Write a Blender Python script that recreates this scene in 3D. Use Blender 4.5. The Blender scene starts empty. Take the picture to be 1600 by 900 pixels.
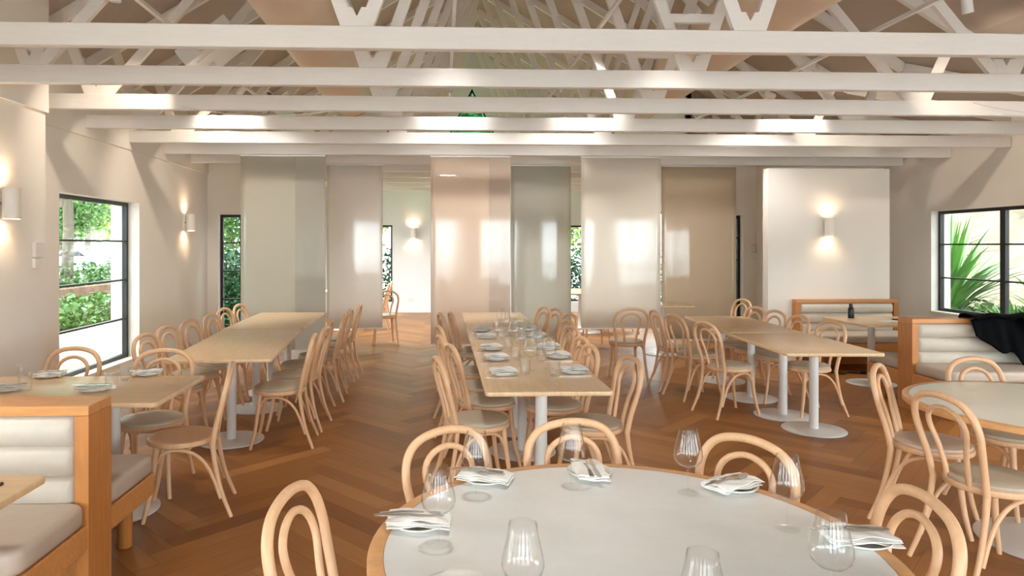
import bpy, bmesh, math, random
from mathutils import Vector, Matrix
R = math.radians
PI = math.pi
sc = bpy.context.scene
COL = sc.collection
random.seed(7)

# ------------------------------------------------------------------ camera
F, CX, CY, H, TH = 1060.0, 730.0, 384.0, 1.62, 0.0377
cam_d = bpy.data.cameras.new('camera')
cam = bpy.data.objects.new('camera', cam_d); COL.objects.link(cam)
cam_d.sensor_width = 36; cam_d.lens = 36 * F / 1600
cam_d.shift_x = (800 - CX) / 1600; cam_d.shift_y = -(450 - CY) / 1600
cam_d.clip_start = 0.05; cam_d.clip_end = 400
cam.location = (0, 0, H); cam.rotation_euler = (PI / 2, 0, -TH)
sc.camera = cam

# ------------------------------------------------------------------ exposure, sky, sun
sc.view_settings.view_transform = 'Standard'; sc.view_settings.look = 'None'
sc.view_settings.gamma = 1; sc.view_settings.use_curve_mapping = False
sc.view_settings.exposure = 2.7
try:
    sc.cycles.max_bounces = 14; sc.cycles.diffuse_bounces = 8
    sc.cycles.transparent_max_bounces = 48; sc.cycles.transmission_bounces = 12
    sc.cycles.sample_clamp_indirect = 6
except Exception: pass
world = bpy.data.worlds.new('world'); sc.world = world; world.use_nodes = True
bg = world.node_tree.nodes['Background']
bg.inputs[0].default_value = (0.83, 0.93, 1.0, 1); bg.inputs[1].default_value = 2.5
sun_d = bpy.data.lights.new('sun', 'SUN'); sun_d.energy = 2.6; sun_d.angle = R(1.5); sun_d.color = (1, .95, .86)
sun = bpy.data.objects.new('sun', sun_d); COL.objects.link(sun)
sun.rotation_euler = Vector((0.30, -0.42, -0.86)).to_track_quat('-Z', 'Y').to_euler()

# ------------------------------------------------------------------ pixel helpers (points on real planes)
def at(px, py, z):
    zc = F * (H - z) / (py - CY); xc = (px - CX) * zc / F
    return Vector((xc * math.cos(TH) + zc * math.sin(TH), -xc * math.sin(TH) + zc * math.cos(TH), z))
def on_x(px, X):
    r = (px - CX) / F; s, c = math.sin(TH), math.cos(TH)
    return X * (c - r * s) / (r * c + s)
def xat(px, Y):
    r = (px - CX) / F; s, c = math.sin(TH), math.cos(TH)
    return Y * (s + r * c) / (c - r * s)
def zat(py, X, Y):
    return H - (py - CY) * (X * math.sin(TH) + Y * math.cos(TH)) / F

# ------------------------------------------------------------------ materials
def lin(c): return tuple(((v/255)/12.92 if v/255 <= .04045 else ((v/255+.055)/1.055)**2.4) for v in c)
def mat(name, rgb, rough=.5, metal=0, spec=.5, noise=None, bump=0, coat=0):
    m = bpy.data.materials.new(name); m.use_nodes = True
    nt = m.node_tree; b = nt.nodes['Principled BSDF']; c = lin(rgb)
    b.inputs['Base Color'].default_value = (*c, 1); b.inputs['Roughness'].default_value = rough
    b.inputs['Metallic'].default_value = metal; b.inputs['Specular IOR Level'].default_value = spec
    if coat: b.inputs['Coat Weight'].default_value = coat
    if noise:
        scl, amt, stretch = noise
        tc = nt.nodes.new('ShaderNodeTexCoord'); mp = nt.nodes.new('ShaderNodeMapping')
        mp.inputs['Scale'].default_value = stretch
        n = nt.nodes.new('ShaderNodeTexNoise'); n.inputs['Scale'].default_value = scl; n.inputs['Detail'].default_value = 5
        n.inputs['Roughness'].default_value = .6
        cr = nt.nodes.new('ShaderNodeValToRGB')
        cr.color_ramp.elements[0].position = .3; cr.color_ramp.elements[1].position = .7
        cr.color_ramp.elements[0].color = (*[max(0, v*(1-amt)) for v in c], 1)
        cr.color_ramp.elements[1].color = (*[min(1, v*(1+amt)) for v in c], 1)
        nt.links.new(tc.outputs['Object'], mp.inputs[0]); nt.links.new(mp.outputs[0], n.inputs['Vector'])
        nt.links.new(n.outputs[0], cr.inputs[0]); nt.links.new(cr.outputs[0], b.inputs['Base Color'])
        if bump:
            bp = nt.nodes.new('ShaderNodeBump'); bp.inputs['Strength'].default_value = bump; bp.inputs['Distance'].default_value = .01
            nt.links.new(n.outputs[0], bp.inputs['Height']); nt.links.new(bp.outputs[0], b.inputs['Normal'])
    return m
M = {}
M['wall'] = mat('painted_plaster_wall', (230, 224, 215), .8, noise=(1.3, .02, (1, 1, 1)))
M['wing'] = mat('cool_white_wall', (224, 224, 224), .8, noise=(1.3, .02, (1, 1, 1)))
M['truss'] = mat('white_painted_timber', (229, 225, 219), .55, noise=(6, .025, (1, 8, 8)))
M['ceil'] = mat('taupe_roof_lining', (176, 163, 149), .9, noise=(2, .06, (1, 1, 1)))
M['beech'] = mat('bent_beech', (220, 176, 136), .4, noise=(9, .07, (6, 6, 1)))
M['beech_seat'] = mat('beech_seat_veneer', (214, 168, 126), .38, noise=(8, .08, (1, 7, 1)))
M['pad'] = mat('taupe_vinyl_seat', (184, 170, 148), .42, noise=(60, .03, (1, 1, 1)), bump=.05)
M['padrose'] = mat('rose_taupe_vinyl_seat', (196, 172, 152), .42, noise=(60, .03, (1, 1, 1)), bump=.05)
M['oak'] = mat('pale_oak_top', (222, 189, 147), .3, noise=(5, .09, (9, .7, 1)))
M['oakx'] = mat('pale_oak_top_cross', (222, 189, 147), .3, noise=(5, .09, (.7, 9, 1)))
M['honey'] = mat('honey_oak_frame', (188, 124, 66), .38, noise=(6, .12, (9, 9, .8)))
M['honeyx'] = mat('honey_oak_rail', (200, 138, 80), .38, noise=(6, .12, (.8, 9, 9)))
M['rim'] = mat('oak_table_rim', (214, 160, 106), .35, noise=(7, .1, (3, 3, 9)))
M['stone'] = mat('honed_pale_stone', (224, 224, 221), .3, noise=(5, .055, (1, 1, 1)))
M['seatleather'] = mat('taupe_leather_seat', (184, 168, 152), .45, noise=(14, .04, (1, 1, 1)), bump=.08)
M['leather'] = mat('greige_leather', (205, 195, 180), .45, noise=(18, .03, (1, 1, 1)), bump=.06)
M['whitemetal'] = mat('white_powder_coated_steel', (222, 220, 216), .28)
M['chrome'] = mat('brushed_steel', (190, 188, 184), .25, metal=1)
M['steel'] = mat('polished_cutlery_steel', (205, 203, 200), .18, metal=1)
M['black'] = mat('black_window_steel', (28, 27, 26), .4)
M['blackcloth'] = mat('black_wool', (6, 6, 7), .95, spec=.08, noise=(90, .3, (1, 1, 1)))
M['blackplastic'] = mat('black_plastic', (22, 22, 24), .35)
M['china'] = mat('white_china', (228, 226, 220), .18)
M['linen'] = mat('white_linen', (236, 233, 228), .85, noise=(120, .03, (1, 1, 1)), bump=.12)
M['duct'] = mat('cream_duct_metal', (218, 196, 170), .5, noise=(2, .04, (1, 1, 1)))
M['ceramic'] = mat('white_ceramic_shade', (240, 232, 220), .45)
M['plastic'] = mat('white_plastic', (225, 219, 210), .4)
M['leaf'] = mat('green_leaves', (70, 112, 40), .5, noise=(4, .45, (1, 1, 1)))
M['leafp'] = mat('yellow_green_leaves', (150, 172, 80), .5, noise=(4, .4, (1, 1, 1)))
M['leafd'] = mat('deep_green_leaves', (32, 84, 44), .5, noise=(4, .4, (1, 1, 1)))
M['blade'] = mat('flax_blades', (84, 132, 56), .4, noise=(3, .4, (1, 1, 1)))
M['bark'] = mat('tree_bark', (110, 98, 84), .9, noise=(9, .3, (1, 1, .2)), bump=.5)
M['asphalt'] = mat('pale_paving', (176, 176, 178), .85, noise=(.6, .12, (1, 1, 1)))
M['soil'] = mat('garden_soil', (70, 54, 40), .95, noise=(3, .3, (1, 1, 1)))
M['render'] = mat('exterior_render', (214, 206, 184), .8, noise=(2, .04, (1, 1, 1)))
M['rock'] = mat('pale_rock', (128, 116, 98), .9, noise=(2, .3, (1, 1, 1)), bump=.8)
M['carw'] = mat('white_car_paint', (230, 230, 232), .2, coat=1)
M['carb'] = mat('dark_blue_car_paint', (44, 54, 84), .2, coat=1)
M['rubber'] = mat('tyre_rubber', (24, 24, 24), .8)
M['paper'] = mat('white_paper', (240, 240, 240), .7)
M['water'] = mat('dark_car_glass', (40, 44, 50), .1)

def glassmat(name, tint, edge=.5, base=.04, rough=.02, power=4):
    m = bpy.data.materials.new(name); m.use_nodes = True; nt = m.node_tree
    for n in list(nt.nodes): nt.nodes.remove(n)
    o = nt.nodes.new('ShaderNodeOutputMaterial'); mx = nt.nodes.new('ShaderNodeMixShader')
    t = nt.nodes.new('ShaderNodeBsdfTransparent'); t.inputs[0].default_value = (*tint, 1)
    g = nt.nodes.new('ShaderNodeBsdfGlossy'); g.inputs['Roughness'].default_value = rough
    lw = nt.nodes.new('ShaderNodeLayerWeight'); lw.inputs[0].default_value = .5
    p = nt.nodes.new('ShaderNodeMath'); p.operation = 'POWER'; p.inputs[1].default_value = power
    a = nt.nodes.new('ShaderNodeMath'); a.operation = 'MULTIPLY_ADD'; a.inputs[1].default_value = edge; a.inputs[2].default_value = base
    nt.links.new(lw.outputs['Facing'], p.inputs[0]); nt.links.new(p.outputs[0], a.inputs[0])
    nt.links.new(a.outputs[0], mx.inputs[0]); nt.links.new(t.outputs[0], mx.inputs[1]); nt.links.new(g.outputs[0], mx.inputs[2])
    nt.links.new(mx.outputs[0], o.inputs[0]); return m
M['pane'] = glassmat('window_glass', (.96, .97, .96), .5, .03)
M['dimpane'] = glassmat('view_dimming_window_glass', (.66, .675, .66), .5, .03)  # tint added to the visible panes to darken the bright view outside
M['footglass'] = glassmat('wine_glass_foot_glass', (.99, .993, .99), .25, .01, .0, 4)
M['greenpane'] = glassmat('green_gable_glass', (.45, .85, .65), .5, .05)
M['glass'] = glassmat('clear_drinking_glass', (.993, .995, .993), .95, .03, .0, 4.5)

def scrim(name, rgb, tr=.09):
    m = bpy.data.materials.new(name); m.use_nodes = True; nt = m.node_tree
    b = nt.nodes['Principled BSDF']; c = lin(rgb); o = nt.nodes['Material Output']
    tc = nt.nodes.new('ShaderNodeTexCoord'); mp = nt.nodes.new('ShaderNodeMapping'); mp.inputs['Scale'].default_value = (60, 1, 3)
    n = nt.nodes.new('ShaderNodeTexNoise'); n.inputs['Scale'].default_value = 3
    cr = nt.nodes.new('ShaderNodeValToRGB'); cr.color_ramp.elements[0].color = (*[v*.975 for v in c], 1); cr.color_ramp.elements[1].color = (*[min(1, v*1.02) for v in c], 1)
    nt.links.new(tc.outputs['Object'], mp.inputs[0]); nt.links.new(mp.outputs[0], n.inputs['Vector']); nt.links.new(n.outputs[0], cr.inputs[0])
    nt.links.new(cr.outputs[0], b.inputs['Base Color'])
    b.inputs['Roughness'].default_value = .07; b.inputs['Specular IOR Level'].default_value = .9
    tl = nt.nodes.new('ShaderNodeBsdfTranslucent'); tp = nt.nodes.new('ShaderNodeBsdfTransparent')
    nt.links.new(cr.outputs[0], tl.inputs[0])
    tp.inputs[0].default_value = (*[min(1, v**.5) for v in c], 1)
    m1 = nt.nodes.new('ShaderNodeMixShader'); m1.inputs[0].default_value = .3
    m2 = nt.nodes.new('ShaderNodeMixShader'); m2.inputs[0].default_value = tr
    nt.links.new(b.outputs[0], m1.inputs[1]); nt.links.new(tl.outputs[0], m1.inputs[2])
    nt.links.new(m1.outputs[0], m2.inputs[1]); nt.links.new(tp.outputs[0], m2.inputs[2]); nt.links.new(m2.outputs[0], o.inputs[0])
    return m

# herringbone floor material: per-plank tint attribute + grain along each plank
def floor_mat():
    m = bpy.data.materials.new('herringbone_oak'); m.use_nodes = True; nt = m.node_tree; b = nt.nodes['Principled BSDF']
    at_ = nt.nodes.new('ShaderNodeAttribute'); at_.attribute_name = 'tint'
    uv = nt.nodes.new('ShaderNodeUVMap'); mp = nt.nodes.new('ShaderNodeMapping'); mp.inputs['Scale'].default_value = (1.6, 22, 1)
    n = nt.nodes.new('ShaderNodeTexNoise'); n.inputs['Scale'].default_value = 2.2; n.inputs['Detail'].default_value = 6; n.inputs['Distortion'].default_value = .4
    cr = nt.nodes.new('ShaderNodeValToRGB')
    e = cr.color_ramp.elements
    e[0].position = 0; e[0].color = (*lin((120, 72, 32)), 1); e[1].position = 1; e[1].color = (*lin((178, 124, 70)), 1)
    k = e.new(.5); k.color = (*lin((150, 97, 48)), 1)
    a = nt.nodes.new('ShaderNodeMath'); a.operation = 'MULTIPLY_ADD'; a.inputs[1].default_value = .45
    s = nt.nodes.new('ShaderNodeMath'); s.operation = 'SUBTRACT'; s.inputs[1].default_value = .22
    nt.links.new(uv.outputs[0], mp.inputs[0]); nt.links.new(mp.outputs[0], n.inputs['Vector'])
    nt.links.new(n.outputs[0], a.inputs[0]); nt.links.new(at_.outputs['Fac'], a.inputs[2]); nt.links.new(a.outputs[0], s.inputs[0])
    nt.links.new(s.outputs[0], cr.inputs[0]); nt.links.new(cr.outputs[0], b.inputs['Base Color'])
    b.inputs['Roughness'].default_value = .4; b.inputs['Specular IOR Level'].default_value = .3
    bp = nt.nodes.new('ShaderNodeBump'); bp.inputs['Strength'].default_value = .08; bp.inputs['Distance'].default_value = .004
    nt.links.new(n.outputs[0], bp.inputs['Height']); nt.links.new(bp.outputs[0], b.inputs['Normal'])
    return m
M['floor'] = floor_mat()

# ------------------------------------------------------------------ mesh helpers
def obj(name, bm, m, parent=None, smooth=False, angle=40):
    me = bpy.data.meshes.new(name); bm.to_mesh(me); bm.free()
    mats = m if isinstance(m, (list, tuple)) else [m]
    for q in mats: me.materials.append(q)
    if smooth:
        for p in me.polygons: p.use_smooth = True
        try: me.set_sharp_from_angle(angle=R(angle))
        except Exception: pass
    o = bpy.data.objects.new(name, me); COL.objects.link(o)
    if parent: o.parent = parent
    return o
def tag(o, label, cat, group=None, kind=None):
    o['label'] = label; o['category'] = cat
    if group: o['group'] = group
    if kind: o['kind'] = kind
    return o
def thing(name, label, cat, loc=(0, 0, 0), rz=0, group=None):
    o = bpy.data.objects.new(name, None); COL.objects.link(o); o.empty_display_size = .1
    o.location = loc; o.rotation_euler = (0, 0, rz); return tag(o, label, cat, group)
def struct(name, bm, m, parent=None, smooth=False):
    o = obj(name, bm, m, parent, smooth)
    if not parent: o['kind'] = 'structure'
    return o
KIDS = {}
def dup(root, loc, rz, label, group=None):
    kids = KIDS.get(root.name)
    if kids is None:
        kids = [o for o in bpy.data.objects if o.parent == root]; KIDS[root.name] = kids
    r = root.copy(); COL.objects.link(r); r.location = loc; r.rotation_euler = (0, 0, rz); r['label'] = label
    if group: r['group'] = group
    for c in kids:
        d = c.copy(); COL.objects.link(d); d.parent = r
        sub = KIDS.get(c.name)
        if sub is None:
            sub = [o for o in bpy.data.objects if o.parent == c]; KIDS[c.name] = sub
        for g in sub:
            e = g.copy(); COL.objects.link(e); e.parent = d
    return r
def box(bm, x0, x1, y0, y1, z0, z1, bev=0, seg=2):
    mx = Matrix.Translation(((x0+x1)/2, (y0+y1)/2, (z0+z1)/2)) @ Matrix.Diagonal((abs(x1-x0), abs(y1-y0), abs(z1-z0), 1))
    r = bmesh.ops.create_cube(bm, size=1, matrix=mx)
    if bev:
        es = list({e for v in r['verts'] for e in v.link_edges})
        bmesh.ops.bevel(bm, geom=es, offset=bev, segments=seg, affect='EDGES', profile=.5)
    return bm
def B(*a, **k): return box(bmesh.new(), *a, **k)
def beam(bm, p, q, wid, thick, up=Vector((0, 1, 0))):
    """timber from p to q: wid across (in plane), thick along `up`"""
    p, q = Vector(p), Vector(q); d = (q-p).normalized(); s = d.cross(up).normalized(); u = up.normalized()
    vs = []
    for e in (p, q):
        for a, b in ((-1, -1), (1, -1), (1, 1), (-1, 1)):
            vs.append(bm.verts.new(e + s*wid/2*a + u*thick/2*b))
    for f in ((0, 1, 2, 3), (7, 6, 5, 4), (0, 4, 5, 1), (1, 5, 6, 2), (2, 6, 7, 3), (3, 7, 4, 0)):
        bm.faces.new([vs[i] for i in f])
    bmesh.ops.recalc_face_normals(bm, faces=bm.faces[:])
    return bm
def spline(pts, n=6):
    pts = [Vector(p) for p in pts]; out = []
    P = [pts[0]*2-pts[1]] + pts + [pts[-1]*2-pts[-2]]
    for i in range(1, len(P)-2):
        a, b, c, d = P[i-1:i+3]
        for k in range(n):
            t = k/n
            out.append(.5*((2*b) + (c-a)*t + (2*a-5*b+4*c-d)*t*t + (3*b-a-3*c+d)*t**3))
    out.append(pts[-1]); return out
def tube(bm, path, r, seg=10, cap=True, flat=1.0):
    path = [Vector(p) for p in path]; n = len(path)
    rs = r if callable(r) else (lambda t: r)
    d0 = (path[1]-path[0]).normalized(); up = Vector((0, 0, 1)) if abs(d0.z) < .9 else Vector((1, 0, 0))
    s = d0.cross(up).normalized(); rings = []
    for i, p in enumerate(path):
        d = (path[min(i+1, n-1)]-path[max(i-1, 0)]).normalized()
        s = (s - d*s.dot(d)).normalized(); u = d.cross(s)
        rr = rs(i/(n-1))
        rings.append([bm.verts.new(p + (s*math.cos(a) + u*math.sin(a)*flat)*rr) for a in [2*PI*k/seg for k in range(seg)]])
    for a, b in zip(rings, rings[1:]):
        for k in range(seg): bm.faces.new((a[k], a[(k+1) % seg], b[(k+1) % seg], b[k]))
    if cap:
        bm.faces.new(rings[0][::-1]); bm.faces.new(rings[-1])
    bmesh.ops.recalc_face_normals(bm, faces=bm.faces[:])
    return bm
def lathe(bm, prof, seg=32, c=(0, 0, 0), close=True):
    rings = []
    for r, z in prof:
        if r < 1e-5: rings.append([bm.verts.new((c[0], c[1], c[2]+z))])
        else: rings.append([bm.verts.new((c[0]+r*math.cos(2*PI*k/seg), c[1]+r*math.sin(2*PI*k/seg), c[2]+z)) for k in range(seg)])
    for a, b in zip(rings, rings[1:]):
        if len(a) == 1 and len(b) == 1: continue
        for k in range(seg):
            k2 = (k+1) % seg
            if len(a) == 1: bm.faces.new((a[0], b[k], b[k2]))
            elif len(b) == 1: bm.faces.new((a[k], b[0], a[k2]))
            else: bm.faces.new((a[k], b[k], b[k2], a[k2]))
    bmesh.ops.recalc_face_normals(bm, faces=bm.faces[:])
    return bm
def prism(bm, pts, ax, a0, a1):
    """polygon pts (2D) extruded along axis ax ('x','y','z')"""
    def v(p, a): return {'x': (a, p[0], p[1]), 'y': (p[0], a, p[1]), 'z': (p[0], p[1], a)}[ax]
    lo = [bm.verts.new(v(p, a0)) for p in pts]; hi = [bm.verts.new(v(p, a1)) for p in pts]
    n = len(pts); bm.faces.new(lo); bm.faces.new(hi[::-1])
    for i in range(n): bm.faces.new((lo[i], hi[i], hi[(i+1) % n], lo[(i+1) % n]))
    bmesh.ops.recalc_face_normals(bm, faces=bm.faces[:])
    return bm
def rrect(w, d, r, n=5):
    out = []
    for cx, cy, a0 in ((w/2-r, d/2-r, 0), (-w/2+r, d/2-r, 90), (-w/2+r, -d/2+r, 180), (w/2-r, -d/2+r, 270)):
        for k in range(n+1):
            a = R(a0+90*k/n); out.append((cx+r*math.cos(a), cy+r*math.sin(a)))
    return out
def bevel_all(bm, off, seg=2, ang=30):
    es = [e for e in bm.edges if len(e.link_faces) == 2 and e.calc_face_angle(0) > R(ang)]
    bmesh.ops.bevel(bm, geom=es, offset=off, segments=seg, affect='EDGES', profile=.5); return bm

# ------------------------------------------------------------------ room dimensions
XL, XR = -3.88, 7.40          # inner faces of the side walls
XP = -3.55                    # inner face of the thick near part of the left wall
YB = -3.2                     # glazed wall behind the camera
YJ, YR, YF = 11.4, 11.1, 16.5 # jog wall, right stub wall, far wall of the wing
WL, WR = -2.9, 4.25           # side walls of the wing
ZB = 2.90                     # underside of truss bottom chords
DZ = 1.28; XRG = .58*DZ       # ridge
ZRG = ZB + 2.78*DZ
def roofz(X):
    if X <= 5.25: return ZRG - .61*abs(X-XRG)
    return (ZRG - .61*(5.25-XRG)) - .17*(X-5.25)

# ------------------------------------------------------------------ floor: real planks
def build_floor():
    w, n = .135, 6; L = w*n
    bm = bmesh.new(); uvl = bm.loops.layers.uv.new('UVMap'); tl = bm.verts.layers.float.new('tint')
    g = .0006; c45 = math.sqrt(.5)
    def rot(x, y): return (c45*(x-y)+2.0, c45*(x+y)+6.0)
    rects = []
    for a in range(-160, 161):
        for b in range(-22, 23):
            ox, oy = a+n*b, a-n*b
            for (x0, y0, dx, dy) in ((ox, oy, n, 1), (ox+n, oy+1-n, 1, n)):
                cx, cy = rot((x0+dx/2)*w, (y0+dy/2)*w)
                if XL-1 < cx < XR+1 and YB-1 < cy < YF+1: rects.append((x0*w, y0*w, dx*w, dy*w))
    for x0, y0, dx, dy in rects:
        vs = [bm.verts.new((*rot(x, y), 0)) for x, y in ((x0+g, y0+g), (x0+dx-g, y0+g), (x0+dx-g, y0+dy-g), (x0+g, y0+dy-g))]
        t = random.gauss(.5, .17)
        for v in vs: v[tl] = min(1, max(0, t))
        f = bm.faces.new(vs); ou, ov = random.uniform(0, 50), random.uniform(0, 50)
        uv = [(0, 0), (dx, 0), (dx, dy), (0, dy)] if dx > dy else [(0, 0), (0, dx), (dy, dx), (dy, 0)]
        for l, (u, v_) in zip(f.loops, uv): l[uvl].uv = (u+ou, v_+ov)
    for co, no in (((XL-.05, 0, 0), (-1, 0, 0)), ((XR+.05, 0, 0), (1, 0, 0)), ((0, YB-.05, 0), (0, -1, 0)), ((0, YF+.05, 0), (0, 1, 0))):
        bmesh.ops.bisect_plane(bm, geom=bm.verts[:]+bm.edges[:]+bm.faces[:], plane_co=co, plane_no=no, clear_outer=True)
    for f in bm.faces:
        if f.normal.z < 0: f.normal_flip()
    fl = struct('floor', bm, M['floor'])
    struct('slab', B(XL-.05, XR+.05, YB-.05, YF+.05, -.12, -.002), M['soil'], fl)
build_floor()

# ------------------------------------------------------------------ walls with openings
def wall_rects(a0, a1, z0, z1, holes):
    """rectangles of a wall spanning a0..a1 x z0..z1 leaving the holes (a,b,lo,hi) open"""
    out = []; cur = a0
    for (h0, h1, lo, hi) in sorted(holes):
        if h0 > cur: out.append((cur, h0, z0, z1))
        if lo > z0: out.append((h0, h1, z0, lo))
        if hi < z1: out.append((h0, h1, hi, z1))
        cur = h1
    if cur < a1: out.append((cur, a1, z0, z1))
    return out
yw0, yw1 = on_x(92.7, XL), on_x(217.8, XL)
LW = (yw0, yw1, .2, 2.17)
yp = on_x(71, XP)
LP = [(-2.2, -.3, .2, 2.17), (.5, 2.6, .2, 2.17)]  # out-of-view left windows, put in for the light they admit
RWn = (on_x(1455, XR)-2.35, on_x(1455, XR), .64, 2.14)
RWo = [(-2.0, 1.0, .64, 2.14), (2.6, 5.6, .64, 2.14)]  # out-of-view right windows, likewise added for daylight
bm = bmesh.new()
for r in wall_rects(yp, YJ+.3, 0, 2.81, [LW]): box(bm, XL-.36, XL, r[0], r[1], r[2], r[3])
box(bm, XL-.36, XL+.02, yp, YJ+.3, 2.81, 3.75)
for r in wall_rects(YB, yp, 0, 2.81, LP): box(bm, XL-.36, XP, r[0], r[1], r[2], r[3])
box(bm, XL-.36, XP+.03, YB, yp, 2.81, 3.95)
struct('wall_left', bm, M['wall'])
bm = bmesh.new()
for r in wall_rects(YB, YR, 0, 3.3, RWo+[RWn]): box(bm, XR, XR+.3, *r)
struct('wall_right', bm, M['wall'])
bm = bmesh.new()      # stub wall at the right end of the hall
box(bm, 5.38, XR+.3, YR, YR+.3, 0, 3.6); box(bm, 5.38, 5.6, YR+.3, YJ+.3, 0, 3.6)
struct('wall_right_end', bm, M['wall'])
YP = 9.12; PX0, PX1 = xat(1200, YP), xat(1390, YP)
struct('wall_partition', B(PX0, PX1, YP, YP+.15, 0, 2.68), M['wall'])
JL = (xat(341, YJ), -3.02, .25, 2.14); JR = (4.42, xat(1161, YJ), .25, 2.14)
bm = bmesh.new()
for r in wall_rects(XL, WL, 0, 4.2, [JL]): box(bm, r[0], r[1], YJ, YJ+.3, r[2], r[3])
struct('wall_back_left', bm, M['wall'])
bm = bmesh.new()
for r in wall_rects(WR, 5.38, 0, 4.3, [JR]): box(bm, r[0], r[1], YJ, YJ+.3, r[2], r[3])
struct('wall_back_right', bm, M['wall'])
for nm_, a_, b_, h_ in (('wall_wing_left', WL-.3, WL, 4.3), ('wall_wing_right', WR, WR+.3, 4.6)):
    bm = bmesh.new()
    for r in wall_rects(YJ+.3, YF, 0, h_, [(12.4, 15.2, .4, 2.3)]): box(bm, a_, b_, *r)  # opening for the added light-giving side window
    struct(nm_, bm, M['wing'])
FWS = [(-2.62, xat(613, YF), .25, 2.12), (-.12, 1.2, .25, 2.12), (2.45, 3.75, .25, 2.12)]
bm = bmesh.new()
for r in wall_rects(WL-.3, WR+.3, 0, 3.25, FWS): box(bm, r[0], r[1], YF, YF+.3, r[2], r[3])
# gable above: strips around the three triangular lights
def gable(bm):
    big = [(XRG-1.12, 3.25), (XRG+1.12, 3.25), (XRG, 5.46)]
    sl = [(-1.95, 3.25), (-.68, 3.25), (-1.3, 4.43)]; sr = [(2.16, 3.25), (3.43, 3.25), (2.78, 4.43)]
    def strip(pts): prism(bm, pts, 'y', YF, YF+.3)
    L0, R0 = WL-.3, WR+.3
    strip([(L0, 3.25), sl[0], sl[2], (sl[2][0], roofz(sl[2][0])), (L0, roofz(L0))])
    strip([sl[2], sl[1], big[0], big[2], (big[2][0], roofz(XRG)), (sl[2][0], roofz(sl[2][0]))])
    strip([big[2], big[1], sr[0], sr[2], (sr[2][0], roofz(sr[2][0])), (XRG, roofz(XRG))])
    strip([sr[2], sr[1], (R0, 3.25), (R0, roofz(R0)), (sr[2][0], roofz(sr[2][0]))])
    return (big, sl, sr)
tris = gable(bm)
struct('wall_far', bm, M['wing'])
BW = [(-3.3, -1.7, .3, 2.5), (-1.0, .6, .3, 2.5), (1.3, 2.9, .3, 2.5), (3.6, 5.2, .3, 2.5), (5.7, 7.1, .3, 2.5)]
bm = bmesh.new()
for r in wall_rects(XL-.36, XR+.3, 0, 3.3, BW): box(bm, r[0], r[1], YB-.3, YB, r[2], r[3])
prism(bm, [(XL-.36, 3.3), (XR+.3, 3.3), (XR+.3, roofz(XR)), (5.25, roofz(5.25)), (XRG, ZRG), (XL-.36, roofz(XL-.36))], 'y', YB-.3, YB)
struct('wall_behind', bm, M['wall'])
# roof lining
def roof(bm, x0, x1, y0, y1):
    xs = [x0] + [x for x in (XRG, 5.25) if x0 < x < x1] + [x1]
    pts = [(x, roofz(x)) for x in xs]
    prism(bm, pts + [(x, z+.2) for x, z in pts[::-1]], 'y', y0, y1)
bm = bmesh.new(); roof(bm, XL-.5, XR+.5, YB-.3, YJ+.3); roof(bm, WL-.5, WR+.5, YJ+.3, YF+.3)
prism(bm, [(WR, 3.3), (XR+.3, 3.1), (XR+.3, roofz(XR)), (5.25, roofz(5.25)), (WR, roofz(WR))], 'y', YJ, YJ+.3)
struct('ceiling', bm, M['ceil'])
bm = bmesh.new()
prism(bm, [(XL-.36, 3.4), (WL, 3.4), (WL, roofz(WL)), (XL-.36, roofz(XL-.36))], 'y', YJ+.05, YJ+.3)
struct('wall_attic', bm, M['wall'])
# baseboards
def bb(name, *a): struct(name, B(*a), M['wing'])
bb('baseboard_far', FWS[0][1]+.02, FWS[1][0]-.02, YF-.018, YF, 0, .13)
bb('baseboard_left', XL, XL+.018, yp, YJ, 0, .12)
bb('baseboard_right', XR-.018, XR, YB, YR, 0, .12)
bb('baseboard_right_end', 5.38, XR-.02, YR-.018, YR, 0, .12)

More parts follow.
